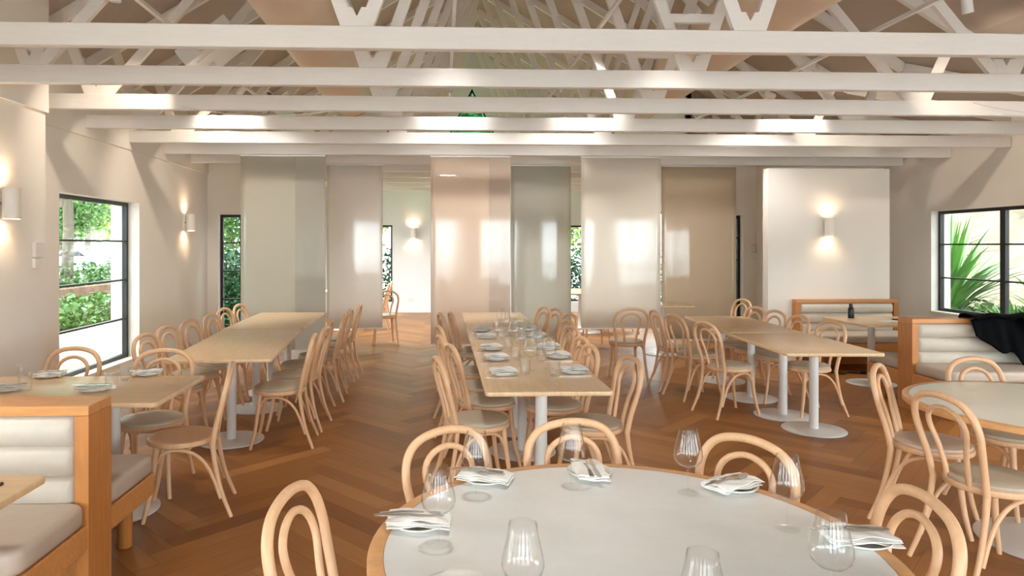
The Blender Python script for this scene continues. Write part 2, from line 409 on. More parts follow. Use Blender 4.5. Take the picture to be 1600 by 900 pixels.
# ------------------------------------------------------------------ windows (named window_n, structure)
WN = [0]
def window(axis, pos, a0, a1, z0, z1, cols, rows, fw=.045, bw=.022, mw=None, portal=None, pm='dimpane'):
    """axis 'x': window plane at x=pos spanning y; 'y': plane at y=pos spanning x"""
    WN[0] += 1; nm = 'window_%d' % WN[0]; d = .03
    root = bpy.data.objects.new(nm, None); COL.objects.link(root); root['kind'] = 'structure'
    def bx(bm, u0, u1, w0, w1, dd=d):
        if axis == 'x': box(bm, pos-dd, pos+dd, u0, u1, w0, w1)
        else: box(bm, u0, u1, pos-dd, pos+dd, w0, w1)
    bm = bmesh.new()
    bx(bm, a0, a0+fw, z0, z1); bx(bm, a1-fw, a1, z0, z1); bx(bm, a0+fw, a1-fw, z1-fw, z1); bx(bm, a0+fw, a1-fw, z0, z0+fw)
    for c in range(1, cols):
        a = a0+(a1-a0)*c/cols; h = (mw or bw*2)/2; bx(bm, a-h, a+h, z0+fw, z1-fw, d*.95)
    for r in range(1, rows):
        z = z0+(z1-z0)*r/rows; bx(bm, a0+fw, a1-fw, z-bw/2, z+bw/2, d*.8)
    obj('window_frame', bm, M['black'], root)
    bm = bmesh.new(); bx(bm, a0+fw/2, a1-fw/2, z0+fw/2, z1-fw/2, .003); obj('pane', bm, M[pm], root)
    if portal is not None:
        ld = bpy.data.lights.new('window_portal', 'AREA'); ld.shape = 'RECTANGLE'; ld.size = a1-a0; ld.size_y = z1-z0; ld.energy = 1
        ld.cycles.is_portal = True
        lo = bpy.data.objects.new('window_portal', ld); COL.objects.link(lo)
        c = (a0+a1)/2; zc = (z0+z1)/2
        if axis == 'x': lo.location = (pos+portal*.04, c, zc)
        else: lo.location = (c, pos+portal*.04, zc)
        dirv = Vector((portal, 0, 0)) if axis == 'x' else Vector((0, portal, 0))
        lo.rotation_euler = dirv.to_track_quat('-Z', 'Z').to_euler() if axis == 'y' else (PI/2, 0, -PI/2*portal)
    return root
window('x', XL-.17, *LW, 1, 4, portal=1)
window('x', XR+.14, *RWn, 2, 3, mw=.085, portal=-1)
window('y', YJ+.14, *JL, 2, 4, portal=-1)
window('y', YJ+.14, *JR, 1, 5, portal=-1)
for a in FWS: window('y', YF+.14, *a, 2, 4, portal=-1)
for a in LP: window('x', XL-.17, *a, 2, 4, portal=1, pm='pane')
for a in RWo: window('x', XR+.14, *a, 3, 3, portal=-1, pm='pane')
for a in BW: window('y', YB-.15, *a, 2, 4, portal=1, pm='pane')
for x_, p_ in ((WL-.15, 1), (WR+.15, -1)): window('x', x_, 12.4, 15.2, .4, 2.3, 3, 3, portal=p_, pm='pane')  # wing side windows added to bring more light into the back room
for i, t in enumerate(tris):
    WN[0] += 1; root = bpy.data.objects.new('window_%d' % WN[0], None); COL.objects.link(root); root['kind'] = 'structure'
    bm = bmesh.new(); P3 = [Vector((x, YF+.1, z)) for x, z in t]
    for a, b in ((0, 1), (1, 2), (2, 0)): beam(bm, P3[a], P3[b], .09, .07)
    obj('window_frame', bm, M['black'], root)
    bm = bmesh.new(); prism(bm, t, 'y', YF+.097, YF+.103); obj('pane', bm, M['greenpane'], root)
struct('trim_1', B(XL-.34, XL-.0, LW[0], LW[1], LW[2]-.03, LW[2]-.002), M['render'])
struct('trim_2', B(XR-.03, XR+.1, RWn[0], RWn[1], RWn[2]-.035, RWn[2]-.002), M['render'])

# ------------------------------------------------------------------ trusses
def Xn(u): return u*DZ
def truss(Y, x0, x1, full, label):
    t = thing('roof_truss', label, 'roof truss', (0, Y, ZB), 0, None)
    obj('bottom_chord', box(bmesh.new(), x0, x1, -.035, .035, 0, .145, .004, 1), M['truss'], t)
    def zz(u): return roofz(u*DZ) - ZB - .09
    n = [-2.53, -.43, 1.6, 3.66]; tp = [-2.80, -1.06, .58, 2.22, 3.98]
    pairs = [(0, 0), (0, 1), (1, 1), (1, 2), (2, 2), (2, 3), (3, 3), (3, 4)]
    for i, j in pairs:
        a, b = n[i]*DZ, tp[j]*DZ
        if min(a, b) < x0 or max(a, b) > x1: continue
        sgn = 1 if b > a else -1
        p = Vector((a+sgn*.045, 0, .10)); q = Vector((b - sgn*.03, 0, zz(tp[j])))
        obj('web', beam(bmesh.new(), p, q, .088, .045), M['truss'], t)
    for u in n:
        if x0 < u*DZ < x1: obj('gusset', prism(bmesh.new(), [(u*DZ-.07, .14), (u*DZ+.07, .14), (u*DZ+.115, .27), (u*DZ+.03, .27), (u*DZ, .21), (u*DZ-.03, .27), (u*DZ-.115, .27)], 'y', -.0235, .0235), M['truss'], t)
    if full or x0 < n[2]*DZ < x1:
        zt = .45*DZ
        obj('tie', B((n[2]-.15)*DZ, (n[2]+.15)*DZ, -.022, .022, zt-.035, zt+.035), M['truss'], t)
    for xa, xb in ((max(x0, XL+.02), XRG), (XRG, min(x1, 5.25)), (5.25, x1)):
        if xb - xa < .1: continue
        obj('top_chord', beam(bmesh.new(), (xa, 0, roofz(xa)-ZB-.065), (xb, 0, roofz(xb)-ZB-.065), .11, .05), M['truss'], t)
    return t
order = ['nearest', 'second nearest', 'third nearest', 'fourth nearest', 'fifth nearest', 'sixth nearest', 'seventh nearest']
for k in range(7):
    Y = 4.45 + 1.03*k
    tail = ' across the hall' if k < 5 else (', over the front row of screens' if k == 5 else ', over the rear row of screens')
    x0 = XP+.03 if Y < yp else XL+.02
    truss(Y, x0, XR-.01, True, 'white timber roof truss, ' + order[k] + ' to the camera' + tail)
wo = ['first beyond the hanging screens', 'second beyond the hanging screens', 'third beyond the hanging screens', 'fourth beyond the hanging screens', 'last before the green glass gable']
for k in range(5):
    truss(4.45 + 1.03*(k+7) + .1, WL+.01, WR-.01, False, 'white timber roof truss over the back room, ' + wo[k])

# ------------------------------------------------------------------ hanging screens
def screen(px0, px1, pt, pb, Y, rgb, label, hem=.0):
    x0, x1 = xat(px0, Y), xat(px1, Y); zb = zat(pb, (x0+x1)/2, Y); ztop = ZB-.006
    t = thing('hanging_screen', label, 'hanging screen', ((x0+x1)/2, Y, zb), 0, 'translucent hanging screens')
    w = (x1-x0)/2; h = ztop-zb
    bm = bmesh.new(); n = 14; rows = []
    for j in range(9):
        z = .012+(h-.03)*j/8
        rows.append([bm.verts.new((-w+2*w*i/n, 0.0012*math.sin(i*.9+Y)*(1-j/8), z)) for i in range(n+1)])
    for a, b in zip(rows, rows[1:]):
        for i in range(n): bm.faces.new((a[i], a[i+1], b[i+1], b[i]))
    f = obj('fabric', bm, scrim('scrim', rgb), t, True)
    sol = f.modifiers.new('thickness', 'SOLIDIFY'); sol.thickness = .0015
    if hem:   # the doubled strip down one side
        bm = B(w-hem, w-.002, -.0055, -.004, .015, h-.03); obj('overlap_strip', bm, scrim('scrim', tuple(int(v*.93) for v in rgb), .05), t)
    obj('bottom_bar', B(-w, w, -.006, .008, 0, .014), mat('hem', tuple(int(v*.93) for v in rgb), .5), t)
    obj('top_rail', B(-w, w, -.016, .016, h-.022, h), M['whitemetal'], t)
Y6, Y7 = 4.45+1.03*5, 4.45+1.03*6
screen(376, 508.5, 240, 548, Y6, (212, 206, 190), 'olive grey hanging screen at far left, behind the left long table', .42)
screen(511, 598, 257, 513.5, Y7, (244, 238, 230), 'cream hanging screen second from left, beside the open gap')
screen(673, 797.5, 248, 539, Y6, (236, 217, 197), 'peach hanging screen behind the head of the central set table', .3)
screen(798.5, 892, 262, 530, Y7, (216, 214, 203), 'sage grey hanging screen fourth from left, next to the peach one')
screen(908, 1032.5, 250, 514, Y6, (242, 235, 222), 'pale cream hanging screen behind the lone chair facing away')
screen(1033.5, 1150, 261, 530, Y7, (226, 208, 184), 'tan hanging screen at far right of the row')

# ------------------------------------------------------------------ ducts, track lights
def duct(x, z, r, y0, y1, label):
    t = thing('air_duct', label, 'air duct', (x, y0, z))
    bm = bmesh.new(); L = y1-y0; N = int(L/.035); prof = []
    rings = []
    for i in range(N+1):
        rr = r*(1+.012*(1 if i % 3 == 0 else 0)); y = L*i/N
        rings.append([bm.verts.new((rr*math.cos(2*PI*k/40), y, rr*math.sin(2*PI*k/40))) for k in range(40)])
    for a, b in zip(rings, rings[1:]):
        for k in range(40): bm.faces.new((a[k], a[(k+1) % 40], b[(k+1) % 40], b[k]))
    bmesh.ops.recalc_face_normals(bm, faces=bm.faces[:])
    obj('duct_pipe', bm, M['duct'], t, True, 60)
    bm = bmesh.new()
    rings = []
    for a in [PI/2*q/6 for q in range(7)]:
        rr = r*1.02*max(math.cos(a), .001); yy = L + r*.35*math.sin(a)
        rings.append([bm.verts.new((rr*math.cos(2*PI*k/40), yy, rr*math.sin(2*PI*k/40))) for k in range(40)])
    for a, b in zip(rings, rings[1:]):
        for k in range(40): bm.faces.new((a[k], a[(k+1) % 40], b[(k+1) % 40], b[k]))
    bmesh.ops.recalc_face_normals(bm, faces=bm.faces[:])
    obj('end_cap', bm, M['duct'], t, True, 60)
    for y in (1.0, 3.2, 5.4, 7.6):
        if y < L:
            bm = bmesh.new(); beam(bm, (0, y, r*.98), (0, y, roofz(x)-z-.01), .02, .02); obj('hanger', bm, M['whitemetal'], t)
    return t
duct(-1.20, 3.62, .30, .5, 9.0, 'round cream spiral air duct threaded through the trusses left of the ridge')
duct(2.68, 3.62, .30, .5, 9.0, 'round cream spiral air duct threaded through the trusses right of the ridge')
t = thing('air_diffuser', 'white square air diffuser box tilted beside the left duct between trusses', 'air diffuser', (-2.3, 6.95, 3.62))
bm = B(-.3, .3, -.28, .28, -.09, .09, bev=.01); obj('housing', bm, M['whitemetal'], t)
bm = bmesh.new()
box(bm, -.2, .2, -.18, .18, -.1, -.091)
obj('grille', bm, M['truss'], t); t.rotation_euler = (0, R(-38), 0)

def track(x, z, y0, y1, label):
    t = thing('light_track', label, 'light track', (x, y0, z))
    obj('rail', B(-.018, .018, 0, y1-y0, -.016, .016), M['whitemetal'], t)
track(3.95, 3.58, 1.0, 11.2, 'long white light track under the right roof slope')
track(-2.34, 3.52, 1.0, 11.2, 'long white light track under the left roof slope')
track(.12, 3.86, 1.0, 11.2, 'white light track near the ridge left of centre')
track(1.62, 3.86, 1.0, 11.2, 'white light track near the ridge right of centre')
def spot(x, y, z, target, label, power=120, real=True, size=75, soft=.03, colr=(1, .84, .68)):
    t = thing('track_spotlight', label, 'spotlight', (x, y, z), 0, 'white track spotlights')
    obj('stem', tube(bmesh.new(), [(0, 0, 0), (0, 0, .09)], .008, 8), M['whitemetal'], t)
    d = (Vector(target)-Vector((x, y, z))).normalized()
    q = d.to_track_quat('Z', 'Y')
    bm = lathe(bmesh.new(), [(0, -.07), (.03, -.07), (.036, -.05), (.038, .07), (.034, .075), (.032, .05), (0, .05)], 20)
    o = obj('lamp_head', bm, M['whitemetal'], t, True); o.rotation_mode = 'QUATERNION'; o.rotation_quaternion = q
    if real:
        ld = bpy.data.lights.new('spot_beam', 'SPOT'); ld.energy = power; ld.color = colr; ld.spot_size = R(size); ld.spot_blend = .8; ld.shadow_soft_size = soft
        lo = bpy.data.objects.new('spot_beam', ld); COL.objects.link(lo); lo.parent = t
        lo.location = d*.09; lo.rotation_mode = 'QUATERNION'; lo.rotation_quaternion = d.to_track_quat('-Z', 'Y')
for i, (x, y, tgt, p, lb) in enumerate([
    (-2.34, 6.0, (XL, 6.9, 2.1), 11, 'on the leftmost track, aimed at the wall above the tall window'),
    (-2.34, 8.05, (XL, 9.0, 2.1), 11, 'on the leftmost track, aimed right of the tall window'),
    (3.95, 8.05, (7.4, 8.6, 2.3), 16, 'added on the rightmost track to wash the wall over the right window'),  # this and the next two added to brighten right wall and partition
    (3.95, 6.0, (7.4, 6.3, 2.4), 16, 'added on the rightmost track to wash the right wall near the camera'),
    (3.95, 9.6, (5.3, 9.12, 1.6), 4, 'added on the rightmost track to wash the partition by its lamp')]):
    spot(x, y, z=3.55-.105, target=tgt, label='white spotlight ' + lb, power=p)
where = {-2.34: 'leftmost', .12: 'left centre', 1.62: 'right centre', 3.95: 'rightmost'}
PW = 20  # grid of track spots added as fill for the hall and screens
for x in (-2.34, .12, 1.62, 3.95):
    for y, wd in ((2.3, 'nearest the camera'), (4.96, 'second in line'), (7.02, 'aimed at the screens'), (9.09, 'just before the hanging screens')):
        z = (3.86 if abs(x-.87) < 1 else 3.55)-.105
        spot(x, y, z, ((x*1.0, 9.6, 1.3) if 6 < y < 8 else (x + (.8 if x > 1 else -.2), y+(-.5 if y > 9 else .5), 0)), 'added white fill spotlight on the %s track, %s' % (where[x], wd), PW*(1.25 if 6 < y < 8 else 1.1 if y > 8 else 1), size=(70 if 6 < y < 8 else 60), soft=.12, colr=(1, .96, .91))
for x in (-1.2, 1.0, 3.2):  # lamps added to brighten the back room behind the screens
    spot(x, 12.79, ZB-.09, (x, 13.4, 0), 'small white fill spotlight added over the back room, %s' % {-1.2: 'left one', 1.0: 'middle one', 3.2: 'right one'}[x], 48, size=150, soft=.1, colr=(.93, .96, 1))

# ------------------------------------------------------------------ wall sconces and wall boxes
def sconce(loc, rz, label, power=5):
    """half-round ceramic shade on the wall; local +Y points out of the wall"""
    t = thing('wall_sconce', label, 'wall lamp', loc, rz, 'white cylindrical wall lamps')
    obj('wall_plate', B(-.045, .045, 0, .012, -.09, .09, bev=.004), M['whitemetal'], t)
    obj('arm', tube(bmesh.new(), [(0, .01, 0), (0, .045, 0)], .012, 10), M['chrome'], t)
    bm = bmesh.new(); rO, rI, h = .065, .058, .125
    rings = []
    for r_, z in ((rO, -h), (rO, h), (rI, h), (rI, -h)):
        rings.append([bm.verts.new((r_*math.cos(2*PI*k/28), .1+r_*math.sin(2*PI*k/28), z)) for k in range(28)])
    for a, b in zip(rings, rings[1:]+rings[:1]):
        for k in range(28): bm.faces.new((a[k], a[(k+1) % 28], b[(k+1) % 28], b[k]))
    bmesh.ops.recalc_face_normals(bm, faces=bm.faces[:])
    obj('lamp_shade', bm, M['ceramic'], t, True)
    for zz in (.05, -.05):
        ld = bpy.data.lights.new('sconce_bulb', 'POINT'); ld.energy = power; ld.color = (1, .82, .62); ld.shadow_soft_size = .02
        lo = bpy.data.objects.new('sconce_bulb', ld); COL.objects.link(lo); lo.parent = t; lo.location = (0, .1, zz)
y = on_x(18, XP+.1); sconce((XP, y, 1.96), -PI/2, 'white cylindrical wall lamp at the left picture edge, on the near wall', .9)
y = on_x(298, XL+.1); sconce((XL, y, 1.97), -PI/2, 'small white cylindrical wall lamp right of the tall left window', .8)
sconce((xat(1297, YP-.1), YP, zat(355, 5.2, YP)), PI, 'white cylindrical wall lamp glowing above the far right bench', .7)
sconce((xat(646, YF-.1), YF, 1.92), PI, 'white cylindrical wall lamp on the back room wall, in the gap between screens', .7)
y = on_x(57, XP); t = thing('alarm_box', 'white plastic alarm box on the near left wall, left of the window', 'alarm box', (XP, y, zat(390, XP, y)))
obj('housing', B(0, .035, -.07, .07, -.068, .068, bev=.008), M['plastic'], t)
obj('speaker_slots', B(.02, .0365, -.072, -.05, -.05, .05), M['plastic'], t)
y = on_x(55, XP); t = thing('wall_control', 'small white plastic control under the alarm box', 'thermostat', (XP, y, zat(411, XP, y)))
obj('housing', B(0, .028, -.05, .05, -.045, .042, bev=.006), M['plastic'], t); obj('buttons', B(.028, .031, -.03, .03, -.02, .02), M['whitemetal'], t)
x = xat(1178, YJ); t = thing('light_switch', 'grey framed wall switch panel right of the tan screen', 'light switch', (x, YJ, zat(388.5, x, YJ)))
obj('frame', B(-.036, .036, -.016, 0, -.07, .07, bev=.004), M['chrome'], t); obj('panel', B(-.024, .024, -.02, -.014, -.055, .055), M['plastic'], t)
x = xat(1177, YJ); t = thing('wall_dimmer', 'tiny white dimmer knob plate below the grey switch panel', 'light switch', (x, YJ, zat(403, x, YJ)))
obj('plate', B(-.026, .026, -.012, 0, -.026, .026, bev=.004), M['plastic'], t); obj('knob', B(-.01, .01, -.018, -.012, -.01, .01), M['whitemetal'], t)
x = xat(643, YF); t = thing('power_outlet', 'white double power outlet low on the back room wall', 'power outlet', (x, YF, .32))
obj('plate', B(-.075, .075, -.01, 0, -.045, .045, bev=.003), M['plastic'], t)
obj('sockets', B(-.05, .05, -.0125, -.0095, -.015, .015), M['whitemetal'], t)

# ------------------------------------------------------------------ bentwood chair
def make_chair(name, kind, label):
    t = thing(name, label, 'chair', (0, 0, 0), 0, None); W = M['beech']
    hoop = [(.163, -.178, .43), (.172, -.198, .54), (.189, -.226, .65), (.198, -.247, .735), (.178, -.265, .81), (.118, -.276, .862), (0, -.28, .882)]
    hoop = hoop + [(-x, y, z) for x, y, z in hoop[-2::-1]]
    bh = obj('back_hoop', tube(bmesh.new(), spline(hoop, 5), .0165, 12), W, t, True)
    inn = [(.068, -.178, .43), (.070, -.192, .52), (.088, -.216, .63), (.112, -.236, .71), (.105, -.252, .765), (.065, -.262, .805), (0, -.266, .822)]
    inn = inn + [(-x, y, z) for x, y, z in inn[-2::-1]]
    obj('inner_hoop', tube(bmesh.new(), spline(inn, 5), .0125, 10), W, bh, True)
    # seat ring
    def ring(bm, prof, sx=1, sy=1):
        n = 40; rings = []
        for r_, z in prof:
            if r_ < 1e-4: rings.append([bm.verts.new((0, 0, z))]); continue
            vs = []
            for k in range(n):
                a = 2*PI*k/n; yy = math.sin(a)*r_*sy; xx = math.cos(a)*r_*sx
                if yy < 0: xx *= 1-.10*(abs(yy)/.2)**2
                vs.append(bm.verts.new((xx, yy, z)))
            rings.append(vs)
        for a, b in zip(rings, rings[1:]):
            for k in range(n):
                k2 = (k+1) % n
                if len(a) == 1: bm.faces.new((a[0], b[k], b[k2]))
                elif len(b) == 1: bm.faces.new((a[k], b[0], a[k2]))
                else: bm.faces.new((a[k], b[k], b[k2], a[k2]))
        bmesh.ops.recalc_face_normals(bm, faces=bm.faces[:]); return bm
    if kind == 'wood':
        obj('seat', ring(bmesh.new(), [(0, .425), (.195, .425), (.207, .432), (.210, .445), (.207, .458), (.198, .463), (.17, .460), (.10, .452), (0, .449)]), M['beech_seat'], t, True)
    else:
        st = obj('seat', ring(bmesh.new(), [(0, .423), (.195, .423), (.207, .429), (.210, .442), (.207, .455), (.198, .459), (0, .459)]), W, t, True)
        obj('seat_pad', ring(bmesh.new(), [(.198, .458), (.202, .466), (.200, .476), (.185, .484), (.13, .490), (0, .492)]), M['padrose'] if kind == 'rose' else M['pad'], st, True)
    for s in (-1, 1):
        obj('leg', tube(bmesh.new(), spline([(s*.163, -.178, .435), (s*.168, -.192, .32), (s*.178, -.226, .16), (s*.196, -.285, 0)], 4), lambda q: .0165-.0045*q, 10), W, t, True)
        obj('leg', tube(bmesh.new(), spline([(s*.135, .135, .43), (s*.143, .15, .30), (s*.155, .172, .14), (s*.172, .205, 0)], 4), lambda q: .019-.0065*q, 10), W, t, True)
        obj('leg_brace', tube(bmesh.new(), spline([(s*.138, .132, .335), (s*.150, .105, .385), (s*.165, .04, .412), (s*.176, -.06, .395), (s*.181, -.135, .33), (s*.184, -.185, .23), (s*.190, -.225, .115)], 4), .0105, 8), W, t, True)
    return t
PROTO = {}
def chair(x, y, n, label, kind='pad', group='bentwood chairs'):
    """x,y = centre of the seat on the floor; n = direction the sitter faces"""
    rz = math.atan2(-n[0], n[1])
    if kind not in PROTO:
        c = make_chair('bentwood_chair', kind, label); c.location = (x, y, 0); c.rotation_euler = (0, 0, rz); c['group'] = group; PROTO[kind] = c
        return c
    return dup(PROTO[kind], (x, y, 0), rz, label, group)
def chair_top(px, py, n, label, kind='pad', group='bentwood chairs', push=0):
    n = Vector((n[0], n[1])).normalized(); p = at(px, py+2, .885)
    return chair(p.x+n.x*(.265+push), p.y+n.y*(.265+push), n, label, kind, group)

# ------------------------------------------------------------------ pedestal tables
def pedestal(t, x, y, r=.262, ztop=.72, rc=.038):
    obj('base_plate', lathe(bmesh.new(), [(0, 0), (r-.004, 0), (r, .003), (r, .010), (r-.006, .013), (rc+.02, .018), (0, .018)], 48, (x, y, 0)), M['whitemetal'], t, True)
    obj('column', lathe(bmesh.new(), [(rc, .016), (rc, ztop-.012), (rc+.06, ztop-.010), (rc+.06, ztop), (0, ztop)], 28, (x, y, 0)), M['whitemetal'], t, True)
def rect_table(cx, cy, w, d, rz, peds, label, group=None, m='oak'):
    t = thing('dining_table', label, 'table', (cx, cy, 0), rz, group)
    bm = bmesh.new(); prism(bm, rrect(w, d, .03), 'z', .722, .75); bevel_all(bm, .006, 2, 60)
    obj('table_top', bm, M[m], t, True, 35)
    for (x, y) in peds: pedestal(t, x, y)
    return t
G = 'bentwood chairs'
# --- central run
cxc = .645
for k, (a, b, lb) in enumerate([(4.02, 5.63, 'nearest section of the central long table'), (5.64, 7.24, 'middle section of the central long table'), (7.25, 8.85, 'far empty section of the central long table, at the peach screen')]):
    rect_table(cxc, (a+b)/2, .77, b-a, 0, [(0, -(b-a)/2+.33), (0, (b-a)/2-.33)] if k else [(-.01, -.52), (-.01, .5)], 'oak dining table, ' + lb, 'pale oak tables in the central run')
# --- left run
def run(pl, pr, ql, qr, label, peds, m='oak', group=None):
    """table from the four top corners: near-left/right, far-left/right pixels"""
    a, b, c, d = [at(*p, .75) for p in (pl, pr, ql, qr)]
    mid0, mid1 = (a+b)/2, (c+d)/2; w = ((b-a).length+(d-c).length)/2; v = mid1-mid0
    rz = math.atan2(-v.x, v.y); L = v.length
    cc = (mid0+mid1)/2
    return rect_table(cc.x, cc.y, w, L-.006, rz, [(x, y*L) for x, y in peds], label, group, m)
run((256, 562), (424, 563), (352, 514), (468, 514), 'pale oak dining table on white pedestals, near section of the left long table', [(0, -.25), (0, .32)], group='pale oak tables in the left run')
run((352, 513.6), (468, 513.6), (405, 488), (512, 488), 'pale oak dining table on white pedestals, far section of the left long table', [(0, -.28), (0, .3)], group='pale oak tables in the left run')
# --- right run
run((1232.5, 553), (1382, 551.6), (1137, 520.6), (1261, 520.2), 'pale oak dining table with two close white pedestals, near section of the right table', [(.06, -.12), (.02, .27)], group='pale oak tables in the right run')
run((1136, 520), (1260, 519.6), (1072, 494), (1162, 494), 'pale oak dining table on white pedestals, far section of the right table', [(.0, -.24), (0, .34)], group='pale oak tables in the right run')
# --- left booth table, rear right booth table, near left table
rect_table(-2.42, 4.22, 1.68, .80, 0, [(.42, 0), (-.45, 0)], 'oak table set with napkins and tumblers, behind the left booth', None, 'oakx')
rect_table(5.32, 7.72, 1.32, .88, 0, [(-.28, .06), (.38, .06)], 'oak table by the far right bench, dark things on top', None, 'oakx')
rect_table(-2.215, 2.25, 1.44, .78, 0, [(-.35, 0), (.35, .0)], 'oak table corner in front of the near left booth, black menu on it', None, 'oakx')

# --- left run chairs (right side, facing left)
ordn = ['nearest', 'second', 'third', 'fourth', 'fifth', 'farthest']
for k, (px, py, an) in enumerate([(489, 521, -.08), (507, 510, .05), (515, 499, 0), (537, 490, -.04), (546, 481, .06), (561, 474, 0)]):
    chair_top(px, py, (-1, an), 'bentwood chair, ' + ordn[k] + (' on the' if k in (0, 5) else ' from front on the') + ' aisle side of the left long table')
for k, (px, py, an) in enumerate([(228, 521, -.12), (262, 508, -.15), (298, 498, -.14), (331, 489, -.1), (351, 480, -.14), (375, 474, -.12)]):
    chair_top(px, py, (1, an), 'bentwood chair, ' + ordn[k] + (' on the' if k in (0, 5) else ' from front on the') + ' wall side of the left long table')
# --- around the left booth table
chair_top(116, 542, (-.1, -1), 'bentwood chair facing camera in front of the tall left window')
chair_top(256, 545, (.1, -1), 'bentwood chair facing camera behind the right end of the left booth table')
chair(-1.58, 4.23, (-1, -.24), 'bentwood chair with bare wooden seat beside the left booth table', 'wood')
# --- central run chairs
for k, (px, py, an) in enumerate([(686, 557, .2), (707, 538, .24), (690, 523, .2), (688, 508, .22), (690, 488, .2), (706, 486, .15)]):
    chair_top(px, py, (1, an), 'bentwood chair, ' + ordn[k] + (' on the' if k in (0, 5) else ' from front on the') + ' left side of the central set table')
ord7 = ['nearest', 'second', 'third', 'fourth', 'fifth', 'sixth', 'seventh', 'farthest']
for k, (px, py, an) in enumerate([(984, 556, -.13), (921, 538, -.12), (908, 526, -.14), (892, 508, -.22), (886, 499, -.2), (890, 489, -.22), (868, 481, -.3), (850, 478, -.28)]):
    chair_top(px, py, (-1, an), 'bentwood chair, ' + ord7[k] + (' on the' if k in (0, 7) else ' from front on the') + ' right side of the central set table', push=0)
chair_top(987, 480, (.04, 1), 'lone bentwood chair facing away in front of the pale cream screen')
# --- right run chairs
for k, (px, py, an, lb) in enumerate([(1103, 502, .25, 'nearest'), (1054, 490, .25, 'middle'), (1024, 483, .0, 'farthest')]):
    chair_top(px, py, (1, an), 'bentwood chair, ' + lb + ' in the left-hand row of the right table')
for k, (px, py, an, lb) in enumerate([(1299, 500, -.17, 'nearest'), (1248, 491, -.05, 'second from front'), (1211, 484, -.17, 'third from front'), (1180, 478, -.2, 'fourth from front'), (1160, 466, -.2, 'farthest')]):
    chair_top(px, py, (-1, an), 'bentwood chair, ' + lb + ' on the wall side of the right table')

# ------------------------------------------------------------------ round tables
TC = Vector((.535, 1.95, 0)); TRr = .745
M['stone2'] = mat('warm_white_stone', (234, 230, 220), .25, noise=(4, .03, (1, 1, 1)))
def round_table(c, r, label, rimw, sm='stone'):
    t = thing('round_table', label, 'table', (c.x, c.y, 0), 0)
    obj('table_rim', lathe(bmesh.new(), [(r-rimw, .752), (r-.006, .752), (r, .747), (r, .722), (r-.008, .715), (r-rimw-.01, .715), (r-rimw, .75)], 96), M['rim'], t, True)
    obj('stone_top', lathe(bmesh.new(), [(0, .7515), (r-rimw-.001, .7515), (r-rimw-.001, .716), (0, .716)], 96), M[sm], t)
    pedestal(t, 0, 0, .36, .716, .06)
    return t
round_table(TC, TRr, 'large round table with grey stone top and oak rim in the foreground', .045)
RC = Vector((3.32, 3.55, 0))
round_table(RC, .70, 'round table with white stone top and oak rim at the right edge', .035, 'stone2')
def chair_round(px, py, n, label, kind='pad', push=0):
    return chair_top(px, py, n, label, kind, push=push)
chair_round(697, 670, (.57, -.82), 'bentwood chair behind the foreground round table, left of its far edge')
chair_round(893, 657, (.16, -1), 'bentwood chair at the far edge of the foreground round table, under a wine glass')
chair_round(1168, 684, (-.84, -.54), 'bentwood chair at the right far edge of the foreground round table')
chair_round(1437, 772, (-.99, .10), 'bentwood chair cropped at bottom right, right of the foreground round table')
chair_round(458, 766, (.98, -.18), 'bentwood chair cropped at bottom left, left of the foreground round table')
chair_round(1392, 571, (.72, -.69), 'bentwood chair seen edge-on left of the right round table', 'rose', -.06)
chair_round(1490, 614, (1, .06), 'bentwood chair with its back to camera in front of the right round table', 'pad', -.06)
chair_round(1521, 558, (.1, -1), 'bentwood chair behind the right round table, in front of the booth')

# ------------------------------------------------------------------ booths / benches
def scallop(bm, x0, x1, yb, z0, z1, n, depth):
    """horizontal channel cushions; face points to -Y, back plane y=yb"""
    prof = []
    h = (z1-z0)/n
    for i in range(n):
        for k in range(9):
            a = k/8
            prof.append((yb - depth*.35 - depth*.65*max(0, math.sin(PI*a))**.4, z0+h*(i+a)))
    xs = [x0, x0+.012, x0+.03, x1-.03, x1-.012, x1]; ins = [.72, .35, 0, 0, .35, .72]
    cols = []
    for x, s in zip(xs, ins):
        cols.append([bm.verts.new((x, y + (yb-y)*s*.8, z)) for y, z in prof])
    for a, b in zip(cols, cols[1:]):
        for i in range(len(prof)-1): bm.faces.new((a[i], a[i+1], b[i+1], b[i]))
    for c in (cols[0], cols[-1]):
        back = [bm.verts.new((v.co.x, yb, v.co.z)) for v in c]
        for i in range(len(c)-1): bm.faces.new((c[i], c[i+1], back[i+1], back[i]))
    bmesh.ops.recalc_face_normals(bm, faces=bm.faces[:]); return bm
